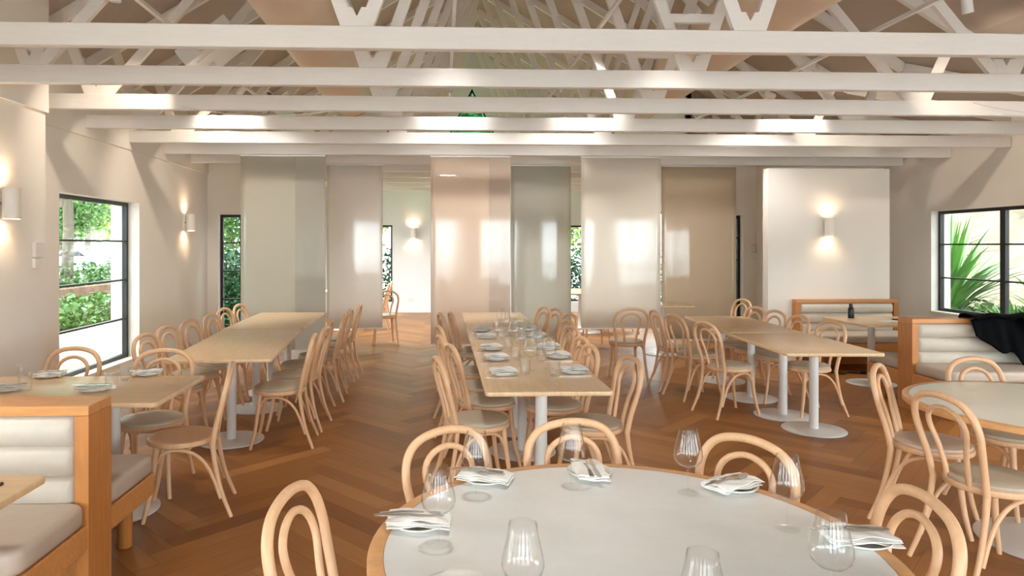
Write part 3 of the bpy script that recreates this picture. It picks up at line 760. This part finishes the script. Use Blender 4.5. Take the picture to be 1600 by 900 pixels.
def bench(x0, x1, yb, s, label, T=.9, name='booth_bench', depth=.52, cushrows=3, bt=.105, stile=.062, legs=True):
    """bench whose rear plane is y=yb; s=-1 faces camera, s=+1 faces away"""
    cx = (x0+x1)/2; w = (x1-x0)/2
    t = thing(name, label, 'bench', (cx, yb, 0), 0 if s < 0 else PI)
    bm = bmesh.new()      # local: rear plane y=0, faces -Y
    box(bm, -w, w, -.02, 0, 0, T-.0455)
    box(bm, -w, -w+stile, -bt, -.02, 0, T-.0455); box(bm, w-stile, w, -bt, -.02, 0, T-.0455)
    box(bm, -w+stile, w-stile, -.05, -.02, .12, T-.0455)
    obj('frame', bm, M['honey'], t)
    obj('top_rail', B(-w, w, -bt, 0, T-.045, T, bev=.003), M['honeyx'], t)
    obj('back_cushion', scallop(bmesh.new(), -w+stile+.002, w-stile-.002, -.05, .44, T-.05, cushrows, .075), M['leather'], t, True, 70)
    obj('seat_base', B(-w+.004, w-.004, -bt-depth+.015, -bt+.005, .25, .365, bev=.006), M['honeyx'], t)
    bm = bmesh.new(); prism(bm, rrect(2*w-.004, depth, .07), 'z', .366, .47)
    bmesh.ops.translate(bm, verts=bm.verts[:], vec=(0, -bt-depth/2+.005, 0)); bevel_all(bm, .03, 4, 60)
    obj('seat_cushion', bm, M['seatleather'], t, True, 50)
    for lx in (-w+.12, w-.12):
        obj('leg', lathe(bmesh.new(), [(0, 0), (.036, 0), (.038, .004), (.038, .25), (0, .25)], 20, (lx, -bt-depth+.12, 0)), M['honey'], t, True)
    return t
YL = at(157, 626, .9).y
bench(XP+.02, -1.585, YL-.001, -1, 'near left booth bench with cream channelled back, facing camera')
bench(XP+.02, -1.585, YL+.001, 1, 'left booth bench facing away, back to back with the near booth')
YRB = 6.60
bench(4.62, XR-.03, YRB-.001, -1, 'right booth bench with beige channelled back, black coat over it')
bench(4.62, XR-.03, YRB+.001, 1, 'right booth bench facing away, behind the coat-draped booth')
bench(xat(1244, YP-.12), xat(1404, YP-.12), YP-.012, -1, 'bench with grey channelled back against the partition wall at far right', T=.89)

# ------------------------------------------------------------------ tableware
def wineglass(label, x, y, z=.752, k=1.0):
    key = 'wg'
    if key in PROTO: return dup(PROTO[key], (x, y, z), random.uniform(0, 3), label, 'wine glasses')
    t = thing('wine_glass', label, 'wine glass', (x, y, z), 0, 'wine glasses')
    o_ = [(.0, .090), (.012, .091), (.032, .099), (.046, .113), (.0505, .129), (.048, .150), (.041, .180), (.0355, .205), (.0325, .226)]
    i_ = [(r-.0014, zz+.0005) for r, zz in o_[::-1]][:-1] + [(0, .093)]
    i_ = [(max(r, 0), zz) for r, zz in i_]
    obj('bowl', lathe(bmesh.new(), o_+i_, 36), M['glass'], t, True, 80)
    obj('stem', lathe(bmesh.new(), [(.0035, .006), (.0032, .05), (.0038, .085), (.008, .0905)], 14), M['glass'], t, True)
    obj('foot', lathe(bmesh.new(), [(0, 0), (.036, 0), (.037, .001), (.034, .0025), (.012, .004), (.0036, .008)], 36), M['footglass'], t, True)
    PROTO[key] = t; return t
def tumbler(label, x, y, z=.752):
    key = 'tb'
    if key in PROTO: return dup(PROTO[key], (x, y, z), random.uniform(0, 3), label, 'tumblers')
    t = thing('tumbler', label, 'drinking glass', (x, y, z), 0, 'tumblers')
    obj('glass_wall', lathe(bmesh.new(), [(.0305, 0), (.033, .02), (.038, .095), (.0365, .095), (.0315, .012)], 30), M['glass'], t, True, 60)
    obj('glass_base', lathe(bmesh.new(), [(0, 0), (.0303, 0), (.0313, .011), (0, .010)], 30), M['glass'], t, True, 60)
    PROTO[key] = t; return t
def outline_bm(pts, th, bendf=None):
    bm = bmesh.new(); prism(bm, pts, 'z', 0, th)
    if bendf:
        for v in bm.verts: v.co.z += bendf(v.co.y)
    return bm
def fork(label, x, y, z, rz, grp='forks'):
    if 'fk' in PROTO: return dup(PROTO['fk'], (x, y, z), rz, label, grp)
    pts = [(.007, -.095), (.009, -.085), (.006, -.03), (.0035, .02), (.004, .035), (.011, .05), (.012, .095), (.0095, .095), (.0088, .06), (.0062, .06), (.0055, .096), (.0030, .096), (.0024, .06), (-.0024, .06), (-.003, .096), (-.0055, .096), (-.0062, .06), (-.0088, .06), (-.0095, .095), (-.012, .095), (-.011, .05), (-.004, .035), (-.0035, .02), (-.006, -.03), (-.009, -.085), (-.007, -.095)]
    bm = outline_bm(pts, .002, lambda yy: .004*math.cos(yy*40))
    o = obj('fork', bm, M['steel']); tag(o, label, 'fork', grp); o.location = (x, y, z); o.rotation_euler = (0, 0, rz); PROTO['fk'] = o; return o
def knife(label, x, y, z, rz, grp='table knives'):
    if 'kn' in PROTO: return dup(PROTO['kn'], (x, y, z), rz, label, grp)
    pts = [(.006, -.11), (.008, -.10), (.006, -.01), (.005, 0), (.009, .02), (.010, .06), (.007, .095), (.0, .11), (-.004, .10), (-.005, 0), (-.006, -.01), (-.008, -.10), (-.006, -.11)]
    bm = outline_bm(pts, .0028)
    o = obj('knife', bm, M['steel']); tag(o, label, 'knife', grp); o.location = (x, y, z); o.rotation_euler = (0, 0, rz); PROTO['kn'] = o; return o
def plate(label, x, y, z=.752, r=.085, grp='side plates'):
    key = 'pl%d' % int(r*1000)
    if key in PROTO: return dup(PROTO[key], (x, y, z), 0, label, grp)
    bm = lathe(bmesh.new(), [(0, .002), (r*.5, .0), (r*.58, .0), (r*.62, .004), (r*.92, .012), (r, .018), (r*.995, .0205), (r*.93, .016), (r*.62, .008), (0, .006)], 48)
    o = obj('side_plate', bm, M['china'], None, True, 60); tag(o, label, 'plate', grp); o.location = (x, y, z); PROTO[key] = o; return o
def napkin_bm(w, d, layers, seed, th=.0042):
    rnd = random.Random(seed); bm = bmesh.new()
    ph = [rnd.uniform(0, 6) for _ in range(6)]
    n = 22; m_ = 10
    def surf(u, v, l):
        sh = rnd2[l]
        x = (u-.5)*w + sh[0]; y = (v-.5)*d*(1-.05*l) + sh[1] + .004*math.sin(u*7+ph[l % 6])
        z = .020 + l*(th*1.55) + .0035*math.sin(u*6+ph[(l+1) % 6])*math.sin(v*4+ph[2]) + .002*math.sin(u*13+v*9+ph[3])
        z += -.006*abs(2*u-1)**3
        return (x, y, z)
    rnd2 = [(rnd.uniform(-.006, .006), rnd.uniform(-.005, .005)) for _ in range(layers)]
    for l in range(layers):
        gt, gb = [], []
        for i in range(n+1):
            rt, rb = [], []
            for j in range(m_+1):
                u, v = i/n, j/m_; x, y, z = surf(u, v, l)
                e = min(1, min(v, 1-v)*12+.15)**.5
                rt.append(bm.verts.new((x, y, z+th*.6*e))); rb.append(bm.verts.new((x, y, z-th*.6*e)))
            gt.append(rt); gb.append(rb)
        for i in range(n):
            for j in range(m_):
                bm.faces.new((gt[i][j], gt[i+1][j], gt[i+1][j+1], gt[i][j+1])); bm.faces.new((gb[i][j+1], gb[i+1][j+1], gb[i+1][j], gb[i][j]))
            bm.faces.new((gt[i][0], gb[i][0], gb[i+1][0], gt[i+1][0])); bm.faces.new((gt[i][m_], gt[i+1][m_], gb[i+1][m_], gb[i][m_]))
        for j in range(m_):
            bm.faces.new((gt[0][j], gt[0][j+1], gb[0][j+1], gb[0][j])); bm.faces.new((gt[n][j+1], gt[n][j], gb[n][j], gb[n][j+1]))
    bmesh.ops.recalc_face_normals(bm, faces=bm.faces[:]); return bm
NK = [0]
def napkin(label, x, y, z, rz, w=.165, d=.085, layers=3, uniq=False):
    key = 'nk'
    if key in PROTO and not uniq: return dup(PROTO[key], (x, y, z), rz, label, 'folded napkins')
    NK[0] += 1
    o = obj('folded_napkin', napkin_bm(w, d, layers, NK[0]*7+3), M['linen'], None, True, 50)
    tag(o, label, 'napkin', 'folded napkins'); o.location = (x, y, z); o.rotation_euler = (0, 0, rz)
    if not uniq: PROTO[key] = o
    return o

# foreground round table settings: (plate px, py), rotation, text
ZT = .7525
for (px, py, rz, wh, ck) in [(655, 822, R(-4), 'on the left of the foreground round table', 1),
                        (758, 752, R(-20), 'at the upper left of the foreground round table', 1),
                        (921, 742, R(88), 'at the far edge of the foreground round table', 1),
                        (1146, 764, R(28), 'at the upper right of the foreground round table', 2),
                        (1342, 848, R(-4), 'on the right of the foreground round table', 2),
                        (706, 930, R(35), 'cropped at the bottom left of the foreground round table', 0)]:
    p = at(px, py, ZT)
    plate('white side plate ' + wh + ', napkin on it', p.x, p.y, ZT)
    napkin('white folded napkin on the plate ' + wh, p.x, p.y, ZT, rz, .19, .115, 3, True)
    cz = ZT+.0375
    if ck == 1:
        fork('steel fork lying on the napkin ' + wh, p.x - .012*math.sin(rz) -.03*math.cos(rz), p.y+.012*math.cos(rz)-.03*math.sin(rz), cz, rz-PI/2)
        knife('steel table knife lying on the napkin ' + wh, p.x + .012*math.sin(rz)-.03*math.cos(rz), p.y-.014*math.cos(rz)-.03*math.sin(rz), cz, rz-PI/2)
    if ck == 2:
        knife('dark-edged table knife across the napkin ' + wh, p.x-.04*math.cos(rz), p.y-.04*math.sin(rz), cz, rz+PI/2)
        fork('fork by the knife on the napkin ' + wh, p.x-.012*math.sin(rz), p.y+.016*math.cos(rz), cz, rz+PI/2)
for (px, py, lb) in [(685, 851, 'in front of the left plate'), (744, 776, 'in front of the upper left plate'), (893, 760, 'in front of the far plate'),
                     (1075, 770, 'standing clear, left of the upper right plate'), (1230, 826, 'left of the right plate'),]:
    p = at(px, py, ZT); wineglass('empty wine glass on the foreground table, ' + lb, p.x, p.y, ZT)
for (px, py, lb) in [(1299, 797, 'nearest the bottom right corner'), (817, 813, 'at the bottom, left of centre'), (1098, 858, 'cropped at the bottom edge')]:
    p = at(px, py+4, ZT+.226); wineglass('empty wine glass on the foreground table, ' + lb, p.x, p.y, ZT)

# central run settings
pos = ['nearest', 'second nearest', 'third nearest', 'fourth nearest', 'farthest']
for side, X, ys in (('left', .415, [4.55, 5.15, 5.66, 6.36, 6.88]), ('right', .905, [4.60, 5.22, 5.72, 6.42, 6.95])):
    for k, y in enumerate(ys):
        w = pos[k] + ' ' + side + '-hand place on the central table'
        plate('white side plate at the ' + w, X, y, .7515, .1)
        plate('white side plate stacked on top, at the ' + w, X, y, .7595, .09)
        napkin('folded white napkin on the plates at the ' + w, X, y+.008, .762, 0, .175, .125)
        knife('table knife laid at the ' + w, X-.02, y-.105, .7515, R(90))
        fork('fork laid at the ' + w, X-.02, y+.105, .7515, R(90))
        s = 1 if side == 'left' else -1
        tumbler('clear water tumbler at the ' + w, X+s*.15, y+.06*s-.03, .7515)
        wineglass('clear wine glass at the ' + w, X+s*.175+.03, y+.17, .7515)
# left booth table settings
for (px, py, rz, lb) in [(77, 589, R(8), 'at the far left corner'), (145, 611, R(-5), 'near the middle of the booth side'), (231, 586, R(15), 'at the far right corner'), (8, 611, R(6), 'cropped at the left picture edge')]:
    p = at(px, py, .7515); w = lb + ' of the left booth table'
    if 'cropped' in lb: w = lb + ', on the left booth table'
    plate('white side plate ' + w, p.x, p.y, .7515, .088)
    napkin('folded napkin with cutlery ' + w, p.x, p.y, .752, rz, .17, .12, 3, True)
    fork('fork on the napkin ' + w, p.x+.01, p.y+.01, .7895, rz+R(-70)); knife('knife on the napkin ' + w, p.x, p.y-.02, .7895, rz+R(-80))
for (px, py, lb) in [(36, 590, 'at its far left'), (40, 609, 'on its booth side at the left'), (197, 594, 'at its far side near the right end'), (174, 606, 'on its booth side next to the middle napkin')]:
    p = at(px, py, .7515); tumbler('clear tumbler on the left booth table, ' + lb, p.x, p.y, .7515)
# near left menu
o = obj('menu', B(-.15, .15, -.11, .11, 0, .008, bev=.002), M['blackplastic']); tag(o, 'black menu folder on the near left table corner', 'menu'); o.location = (-1.74, 2.42, .7505); o.rotation_euler = (0, 0, R(3))

# ------------------------------------------------------------------ things by the right booths
def coat():
    t = thing('coat', 'black wool coat draped over the right booth back', 'coat', (5.62, YRB-.105, .9))
    rnd = random.Random(3); bm = bmesh.new(); n, m_ = 40, 34; g = []
    for i in range(n+1):
        u = i/n; x = -.46+.95*u
        # hang length per column
        L = .28 + .12*math.sin(u*3.3) + (.24 if .42 < u < .66 else .0)*1.0
        s = max(0, 1-abs(u-.54)/.17); L = .16+.16*min(1, u*4) + .22*min(1, s*1.6)
        L -= .10*max(0, (u-.9)*10)*.6
        col = []
        for j in range(m_+1):
            v = j/m_; a = v*(L+.36) # path: starts behind, over the top, down the front
            fold = .014*math.sin(u*26+v*2)+.009*math.sin(u*47+1)
            if a < .16: y, z = .125, .0-.16+a
            elif a < .36:
                q = (a-.16)/.20; y = .125-.25*q; z = .018+.022*math.sin(PI*q)
            else:
                q = a-.36; y = -.045-.10*(1-math.exp(-q*9))*1.0 - fold*min(1, q*8)-.02; z = .012-q
                y = min(y, -.03)
            col.append(bm.verts.new((x + .03*math.sin(v*5+u*4), y, z + .008*math.sin(u*19+v*6))))
        g.append(col)
    for i in range(n):
        for j in range(m_): bm.faces.new((g[i][j], g[i+1][j], g[i+1][j+1], g[i][j+1]))
    bmesh.ops.recalc_face_normals(bm, faces=bm.faces[:])
    o = obj('coat_body', bm, M['blackcloth'], t, True, 80); md = o.modifiers.new('thickness', 'SOLIDIFY'); md.thickness = .012; md.offset = 1
    # sleeve hanging down the front
    sl = spline([(.02, -.12, .02), (.05, -.15, -.12), (.10, -.15, -.28), (.115, -.15, -.42)], 6)
    obj('sleeve', tube(bmesh.new(), sl, lambda q: .06-.012*q, 14, True, .45), M['blackcloth'], t, True)
coat()
p = at(1288, 508, .75)
t = thing('bottle', 'small black bottle on the table by the far right bench', 'bottle', (4.92, 7.98, .7505))
obj('bottle_body', lathe(bmesh.new(), [(0, 0), (.032, 0), (.034, .01), (.034, .11), (.026, .13), (.018, .135)], 24), M['blackplastic'], t, True)
obj('cap', lathe(bmesh.new(), [(.02, .134), (.021, .165), (.018, .17), (0, .17)], 20), M['blackplastic'], t, True)
t = thing('tablet', 'black tablet lying on the table by the far right bench', 'tablet', (5.45, 7.72, .7505), R(12))
obj('body', B(-.14, .14, -.1, .1, 0, .012, bev=.003), M['blackplastic'], t); obj('screen', B(-.128, .128, -.088, .088, .012, .0128), M['water'], t)
t = thing('paper_sheets', 'white paper sheets beside the tablet on the far right table', 'papers', (5.16, 7.62, .7505), R(-8))
for k in range(3):
    o = obj('sheet', B(-.105, .105, -.07, .07, .0008*k, .0008*k+.0006), M['paper'], t); o.rotation_euler = (0, 0, R(6*k-5))
t = thing('handbag', 'black bag lying on the seat under the far right table', 'bag', (5.35, YRB+.45, .47))
bm = bmesh.new(); bmesh.ops.create_uvsphere(bm, u_segments=28, v_segments=16, radius=1)
for v in bm.verts:
    v.co = Vector((v.co.x*.22, v.co.y*.12, (v.co.z*.09 if v.co.z > 0 else v.co.z*.075)+.075 + .012*math.sin(v.co.x*7)*math.cos(v.co.y*5)))
obj('bag_body', bm, M['blackcloth'], t, True)
obj('handle', tube(bmesh.new(), spline([(-.12, 0, .12), (-.09, .0, .19), (0, 0, .215), (.09, 0, .19), (.12, 0, .12)], 5), .008, 8), M['blackcloth'], t, True)
for dx, lb in ((0, 'taller of two on'), (.09, 'right one of two on')):
    tumbler('clear glass on the right window sill, ' + lb + ' it, beside the booth', XR-.12, on_x(1452+dx*90, XR-.12), .905) if False else None
t = thing('floor_cable', 'black cable coiled on the floor under the far bench table', 'cable', (4.85, 8.35, .008))
tube_b = tube(bmesh.new(), spline([(-.2, .1, 0), (-.05, .02, 0), (.08, .1, 0), (.2, 0, 0), (.32, .08, 0), (.45, .02, 0)], 6), .007, 8)
obj('cord', tube_b, M['blackplastic'], t, True); obj('plug', B(.44, .5, .0, .04, -.006, .03, bev=.004), M['blackplastic'], t)
def cable(px0, py0, px1, py1, Y, sag, label):
    x0, x1 = xat(px0, Y), xat(px1, Y); z0, z1 = zat(py0, x0, Y), zat(py1, x1, Y)
    pts = [(x0+(x1-x0)*q/8, Y, z0+(z1-z0)*q/8-sag*4*(q/8)*(1-q/8)) for q in range(9)]
    o = obj('ceiling_cable', tube(bmesh.new(), spline(pts, 3), .005, 6), M['whitemetal'], None, True); tag(o, label, 'cable')
cable(285, 166, 525, 172, 6.43, .07, 'thin white cable sagging below the left beams')
cable(1520, 160, 1640, 178, 6.43, .02, 'thin white cable drooping along a beam at the upper right')

# ------------------------------------------------------------------ back room furniture (seen through gaps and under screens)
rect_table(2.75, 13.0, .8, 1.5, 0, [(0, -.4), (0, .4)], 'oak table in the back room, seen through the gap right of the sage screen', 'tables in the back room')
rect_table(-1.9, 13.6, .8, 1.5, 0, [(0, -.4), (0, .4)], 'oak table in the back room, behind the cream screen', 'tables in the back room')
rect_table(3.3, 10.05, .75, .7, 0, [(0, 0)], 'small oak table between the two rows of screens at the right', None)
for i, (x, y, n, lb) in enumerate([(2.15, 12.55, (1, 0), 'left near chair at the table beyond the sage screen'), (2.15, 13.3, (1, 0), 'left far chair at the table beyond the sage screen'),
    (3.35, 12.55, (-1, 0), 'right near chair at the table beyond the sage screen'), (3.35, 13.3, (-1, 0), 'right far chair at the table beyond the sage screen'),
    (-1.3, 13.2, (-1, 0), 'dark-looking chair just inside the open gap'), (-1.3, 13.95, (-1, 0), 'chair further inside the open gap'),
    (-2.5, 13.2, (1, 0), 'chair by the back room left wall'), (1.85, 11.0, (0, 1), 'chair glimpsed under the pale cream screen, left'), (2.5, 11.0, (0, 1), 'chair glimpsed under the pale cream screen, right'),
    (-.95, 11.35, (-.2, 1), 'chair glimpsed under the cream screen near the gap')]):
    chair(x, y, n, 'bentwood chair in the back room, ' + lb, 'pad')

# ------------------------------------------------------------------ outside
bm = B(-120, 90, -60, 190, -.2, -.13); o = struct('ground', bm, M['asphalt']); 
def leafball(bm, c, r, n, size, rnd, sx=1, sy=1, sz=1):
    for _ in range(n):
        d = Vector((rnd.gauss(0, 1), rnd.gauss(0, 1), rnd.gauss(0, 1))).normalized()*r*rnd.uniform(.45, 1.05)
        p = Vector(c)+Vector((d.x*sx, d.y*sy, d.z*sz))
        a = Vector((rnd.gauss(0, 1), rnd.gauss(0, 1), rnd.gauss(0, .7))).normalized(); b = a.cross(Vector((rnd.gauss(0, 1), rnd.gauss(0, 1), rnd.gauss(0, 1)))).normalized()
        s = size*rnd.uniform(.6, 1.3)
        vs = [bm.verts.new(p+a*s), bm.verts.new(p+b*s*.45), bm.verts.new(p-a*s), bm.verts.new(p-b*s*.45)]
        bm.faces.new(vs)
def hedge(x0, x1, y0, y1, z0, z1, m, label, n=1500, size=.06, seed=1):
    rnd = random.Random(seed); t = thing('hedge', label, 'hedge', ((x0+x1)/2, (y0+y1)/2, z0)); bm = bmesh.new()
    cx, cy = (x0+x1)/2, (y0+y1)/2
    for _ in range(n):
        p = Vector((rnd.uniform(x0, x1)-cx, rnd.uniform(y0, y1)-cy, rnd.uniform(0, z1-z0)*(.9+.15*math.sin(cx+_*.37))))
        a = Vector((rnd.gauss(0, 1), rnd.gauss(0, 1), rnd.gauss(0, .6))).normalized(); b = a.cross(Vector((rnd.gauss(0, 1), rnd.gauss(0, 1), rnd.gauss(0, 1)))).normalized(); s = size*rnd.uniform(.6, 1.4)
        bm.faces.new([bm.verts.new(p+a*s), bm.verts.new(p+b*s*.5), bm.verts.new(p-a*s), bm.verts.new(p-b*s*.5)])
    obj('foliage', bm, m, t)
    bm = bmesh.new()
    for k in range(6):
        xx = (x0-cx)*.8+(x1-x0)*.8*k/5; yy = rnd.uniform(-.3, .3)*(y1-y0)
        tube(bm, [(xx, yy, 0), (xx+.04, yy, (z1-z0)*.7)], .02, 6)
    obj('stems', bm, M['bark'], t)
def tree(x, y, h, r, m, label, seed, n=2200, size=.14, trunk=.16, crown=.62, z=-.13):
    rnd = random.Random(seed); t = thing('tree', label, 'tree', (x, y, z)); bm = bmesh.new()
    for k in range(7):
        c = (rnd.uniform(-r, r)*.55, rnd.uniform(-r, r)*.55, h*crown+rnd.uniform(-.3, .5)*r)
        leafball(bm, c, r*.6, n//7, size, rnd)
    obj('crown', bm, m, t)
    bm = bmesh.new(); tube(bm, spline([(0, 0, 0), (.06*h*.3, .02, h*.3), (-.05, .05, h*crown)], 5), lambda q: trunk*(1-.45*q), 12)
    for k in range(4):
        a = rnd.uniform(0, 6.28); tube(bm, spline([(0, 0, h*.38), (math.cos(a)*r*.3, math.sin(a)*r*.3, h*.55), (math.cos(a)*r*.6, math.sin(a)*r*.6, h*.7)], 4), lambda q: trunk*.4*(1-.6*q), 8)
    obj('trunk', bm, M['bark'], t, True)
# left side: planter wall, hedges, trees, street with cars
struct('trim_3', B(-5.45, -5.2, 4, 13, -.13, .36), M['render'])
struct('trim_4', B(-8.2, -7.95, 4, 22, -.13, .70), mat('brown_retaining_wall', (122, 92, 72), .9, noise=(4, .2, (1, 1, 6))))
hedge(-6.6, -5.5, 8.6, 15, -.1, .74, M['leaf'], 'glossy low hedge just outside the tall left window', 16000, .055, 2)
hedge(-9.5, -8.3, 13.5, 21, -.1, 1.15, M['leaf'], 'sunlit clipped hedge across the path outside the left window', 8000, .06, 3)
tree(-8.85, 16.2, 7, 1.6, M['leafp'], 'slim grey tree trunk at the left edge of the tall window', 4, 2500, .12, .15)
tree(-40, 78, 13, 5.5, M['leafp'], 'pale sunlit tree across the street, seen at the top of the left window', 5, 4200, .35, .35, .5)
tree(-33, 60, 9, 3.6, M['leaf'], 'darker tree across the street, right part of the left window', 6, 4200, .22, .25, .5)
tree(-50, 92, 14, 6, M['leafp'], 'pale tree far across the street', 7, 3500, .4, .35, .5)
tree(-6.4, 20.5, 6, 2.0, M['leaf'], 'leafy tree outside the narrow left corner window', 8, 5200, .1, .14, .45)
def car(x, y, rz, m, label):
    t = thing('car', label, 'car', (x, y, -.13), rz)
    side = [(-2.1, .3), (-2.15, .65), (-1.9, .9), (-1.2, .98), (-.7, 1.4), (.5, 1.45), (1.1, 1.0), (1.9, .88), (2.15, .6), (2.1, .3)]
    bm = bmesh.new(); prism(bm, side, 'y', -.85, .85); bevel_all(bm, .05, 2, 20); obj('car_body', bm, m, t, True, 40)
    bm = bmesh.new()
    for s in (-.856, .856): prism(bm, [(-1.05, .98), (-.65, 1.33), (.45, 1.37), (.95, 1.0)], 'y', s-.006, s+.006)
    obj('windows', bm, M['water'], t)
    for wx in (-1.35, 1.35):
        for wy in (-.78, .78):
            bm = lathe(bmesh.new(), [(0, -.1), (.3, -.1), (.32, -.08), (.32, .08), (.3, .1), (0, .1)], 20)
            bmesh.ops.rotate(bm, verts=bm.verts[:], matrix=Matrix.Rotation(PI/2, 3, 'X')); bmesh.ops.translate(bm, verts=bm.verts[:], vec=(wx, wy, .32))
            obj('wheel', bm, M['rubber'], t, True)
car(-26.3, 50, R(5), M['carw'], 'white car parked across the street outside the left window')
car(-23.2, 52, R(5), M['carb'], 'dark blue car parked across the street outside the left window')
hedge(-6.0, -4.15, 14.2, 15.0, -.1, 1.5, M['leafd'], 'dark green shrubs low outside the narrow left corner window', 8000, .06, 41)
# right side: flax plants, rocks, tree
def flax(x, y, z, n, L, seed, label, m='blade', spread=1.0):
    rnd = random.Random(seed); bm = bmesh.new()
    for k in range(n):
        a = rnd.uniform(0, 2*PI); ln = L*rnd.uniform(.6, 1.1); lean = rnd.uniform(.12, .95)*spread; w = rnd.uniform(.03, .055)
        d = Vector((math.cos(a), math.sin(a), 0)); s = Vector((-math.sin(a), math.cos(a), 0)); prev = None
        for i in range(8):
            q = i/7; p = d*(ln*q*math.sin(lean*(.5+.6*q))) + Vector((0, 0, ln*q*math.cos(lean*(.35+.75*q))))
            p += d*.05; ww = w*(1-q**3)*(.5+1.2*min(q*2, .5))+.002
            cur = [bm.verts.new(p-s*ww), bm.verts.new(p-Vector((0, 0, .3*ww))), bm.verts.new(p+s*ww)]
            if prev:
                bm.faces.new((prev[0], prev[1], cur[1], cur[0])); bm.faces.new((prev[1], prev[2], cur[2], cur[1]))
            prev = cur
    t = thing('flax_plant', label, 'plant', (x, y, z)); obj('leaves', bm, M[m], t, True, 60)
    obj('crown_base', lathe(bmesh.new(), [(0, -.02), (.12, -.02), (.09, .12), (0, .2)], 12), M['soil'], t)
flax(9.35, 12.3, .1, 190, 2.0, 11, 'large spiky flax plant outside the right window, at its left pane')
flax(9.9, 10.4, .0, 80, 1.3, 12, 'spiky flax plant outside the right window, behind the mullion')
flax(9.9, 14.3, .3, 90, 2.4, 13, 'tall flax plant at the left edge outside the right window')
flax(9.0, 10.2, -.05, 170, .8, 14, 'low grassy clump under the right window', 'leaf', 1.1)
bm = bmesh.new(); rnd = random.Random(5)
g = [[bm.verts.new((10.6+i*.75, 3+j*.75, -.3+i*.62+rnd.uniform(0, .55))) for j in range(26)] for i in range(9)]
for i in range(8):
    for j in range(25): bm.faces.new((g[i][j], g[i+1][j], g[i+1][j+1], g[i][j+1]))
o = obj('rock_bank', bm, M['rock'], None, True); tag(o, 'pale sunlit rocky bank rising outside the right window', 'rock bank', kind='stuff')
tree(13.6, 15.6, 3.0, 1.3, M['leafp'], 'light green tree on the bank outside the right window', 21, 2600, .1, .08, .7, 2.3)
hedge(9.2, 9.9, 5.5, 12.5, -.1, .6, M['leaf'], 'low ferny planting along the bank outside the right window', 5000, .07, 15)
# beyond the corner and back windows
hedge(4.75, 6.2, 12.6, 13.4, -.1, 3.0, M['leaf'], 'tall leafy screen outside the narrow right corner window', 9000, .06, 16)
tree(-3.2, 22, 6, 2.2, M['leafp'], 'bright green tree behind the back room left window', 31, 5200, .12, .15, .45)
hedge(-4, 6, 17.6, 18.3, -.1, 1.5, M['leafd'], 'deep green hedge outside the back room windows', 9000, .07, 17)
tree(1.0, 31, 13, 4.2, M['leafd'], 'tall dark green tree seen through the gable glass', 32, 9000, .2, .25, .6)
tree(5.0, 22.5, 7, 2.4, M['leafp'], 'pale tree behind the back room right window', 33, 5200, .13, .15, .45)
hedge(-12, -10, -10, 3, -.1, 2.2, M['leaf'], 'long hedge beyond the windows behind the camera, left', 5000, .1, 18)
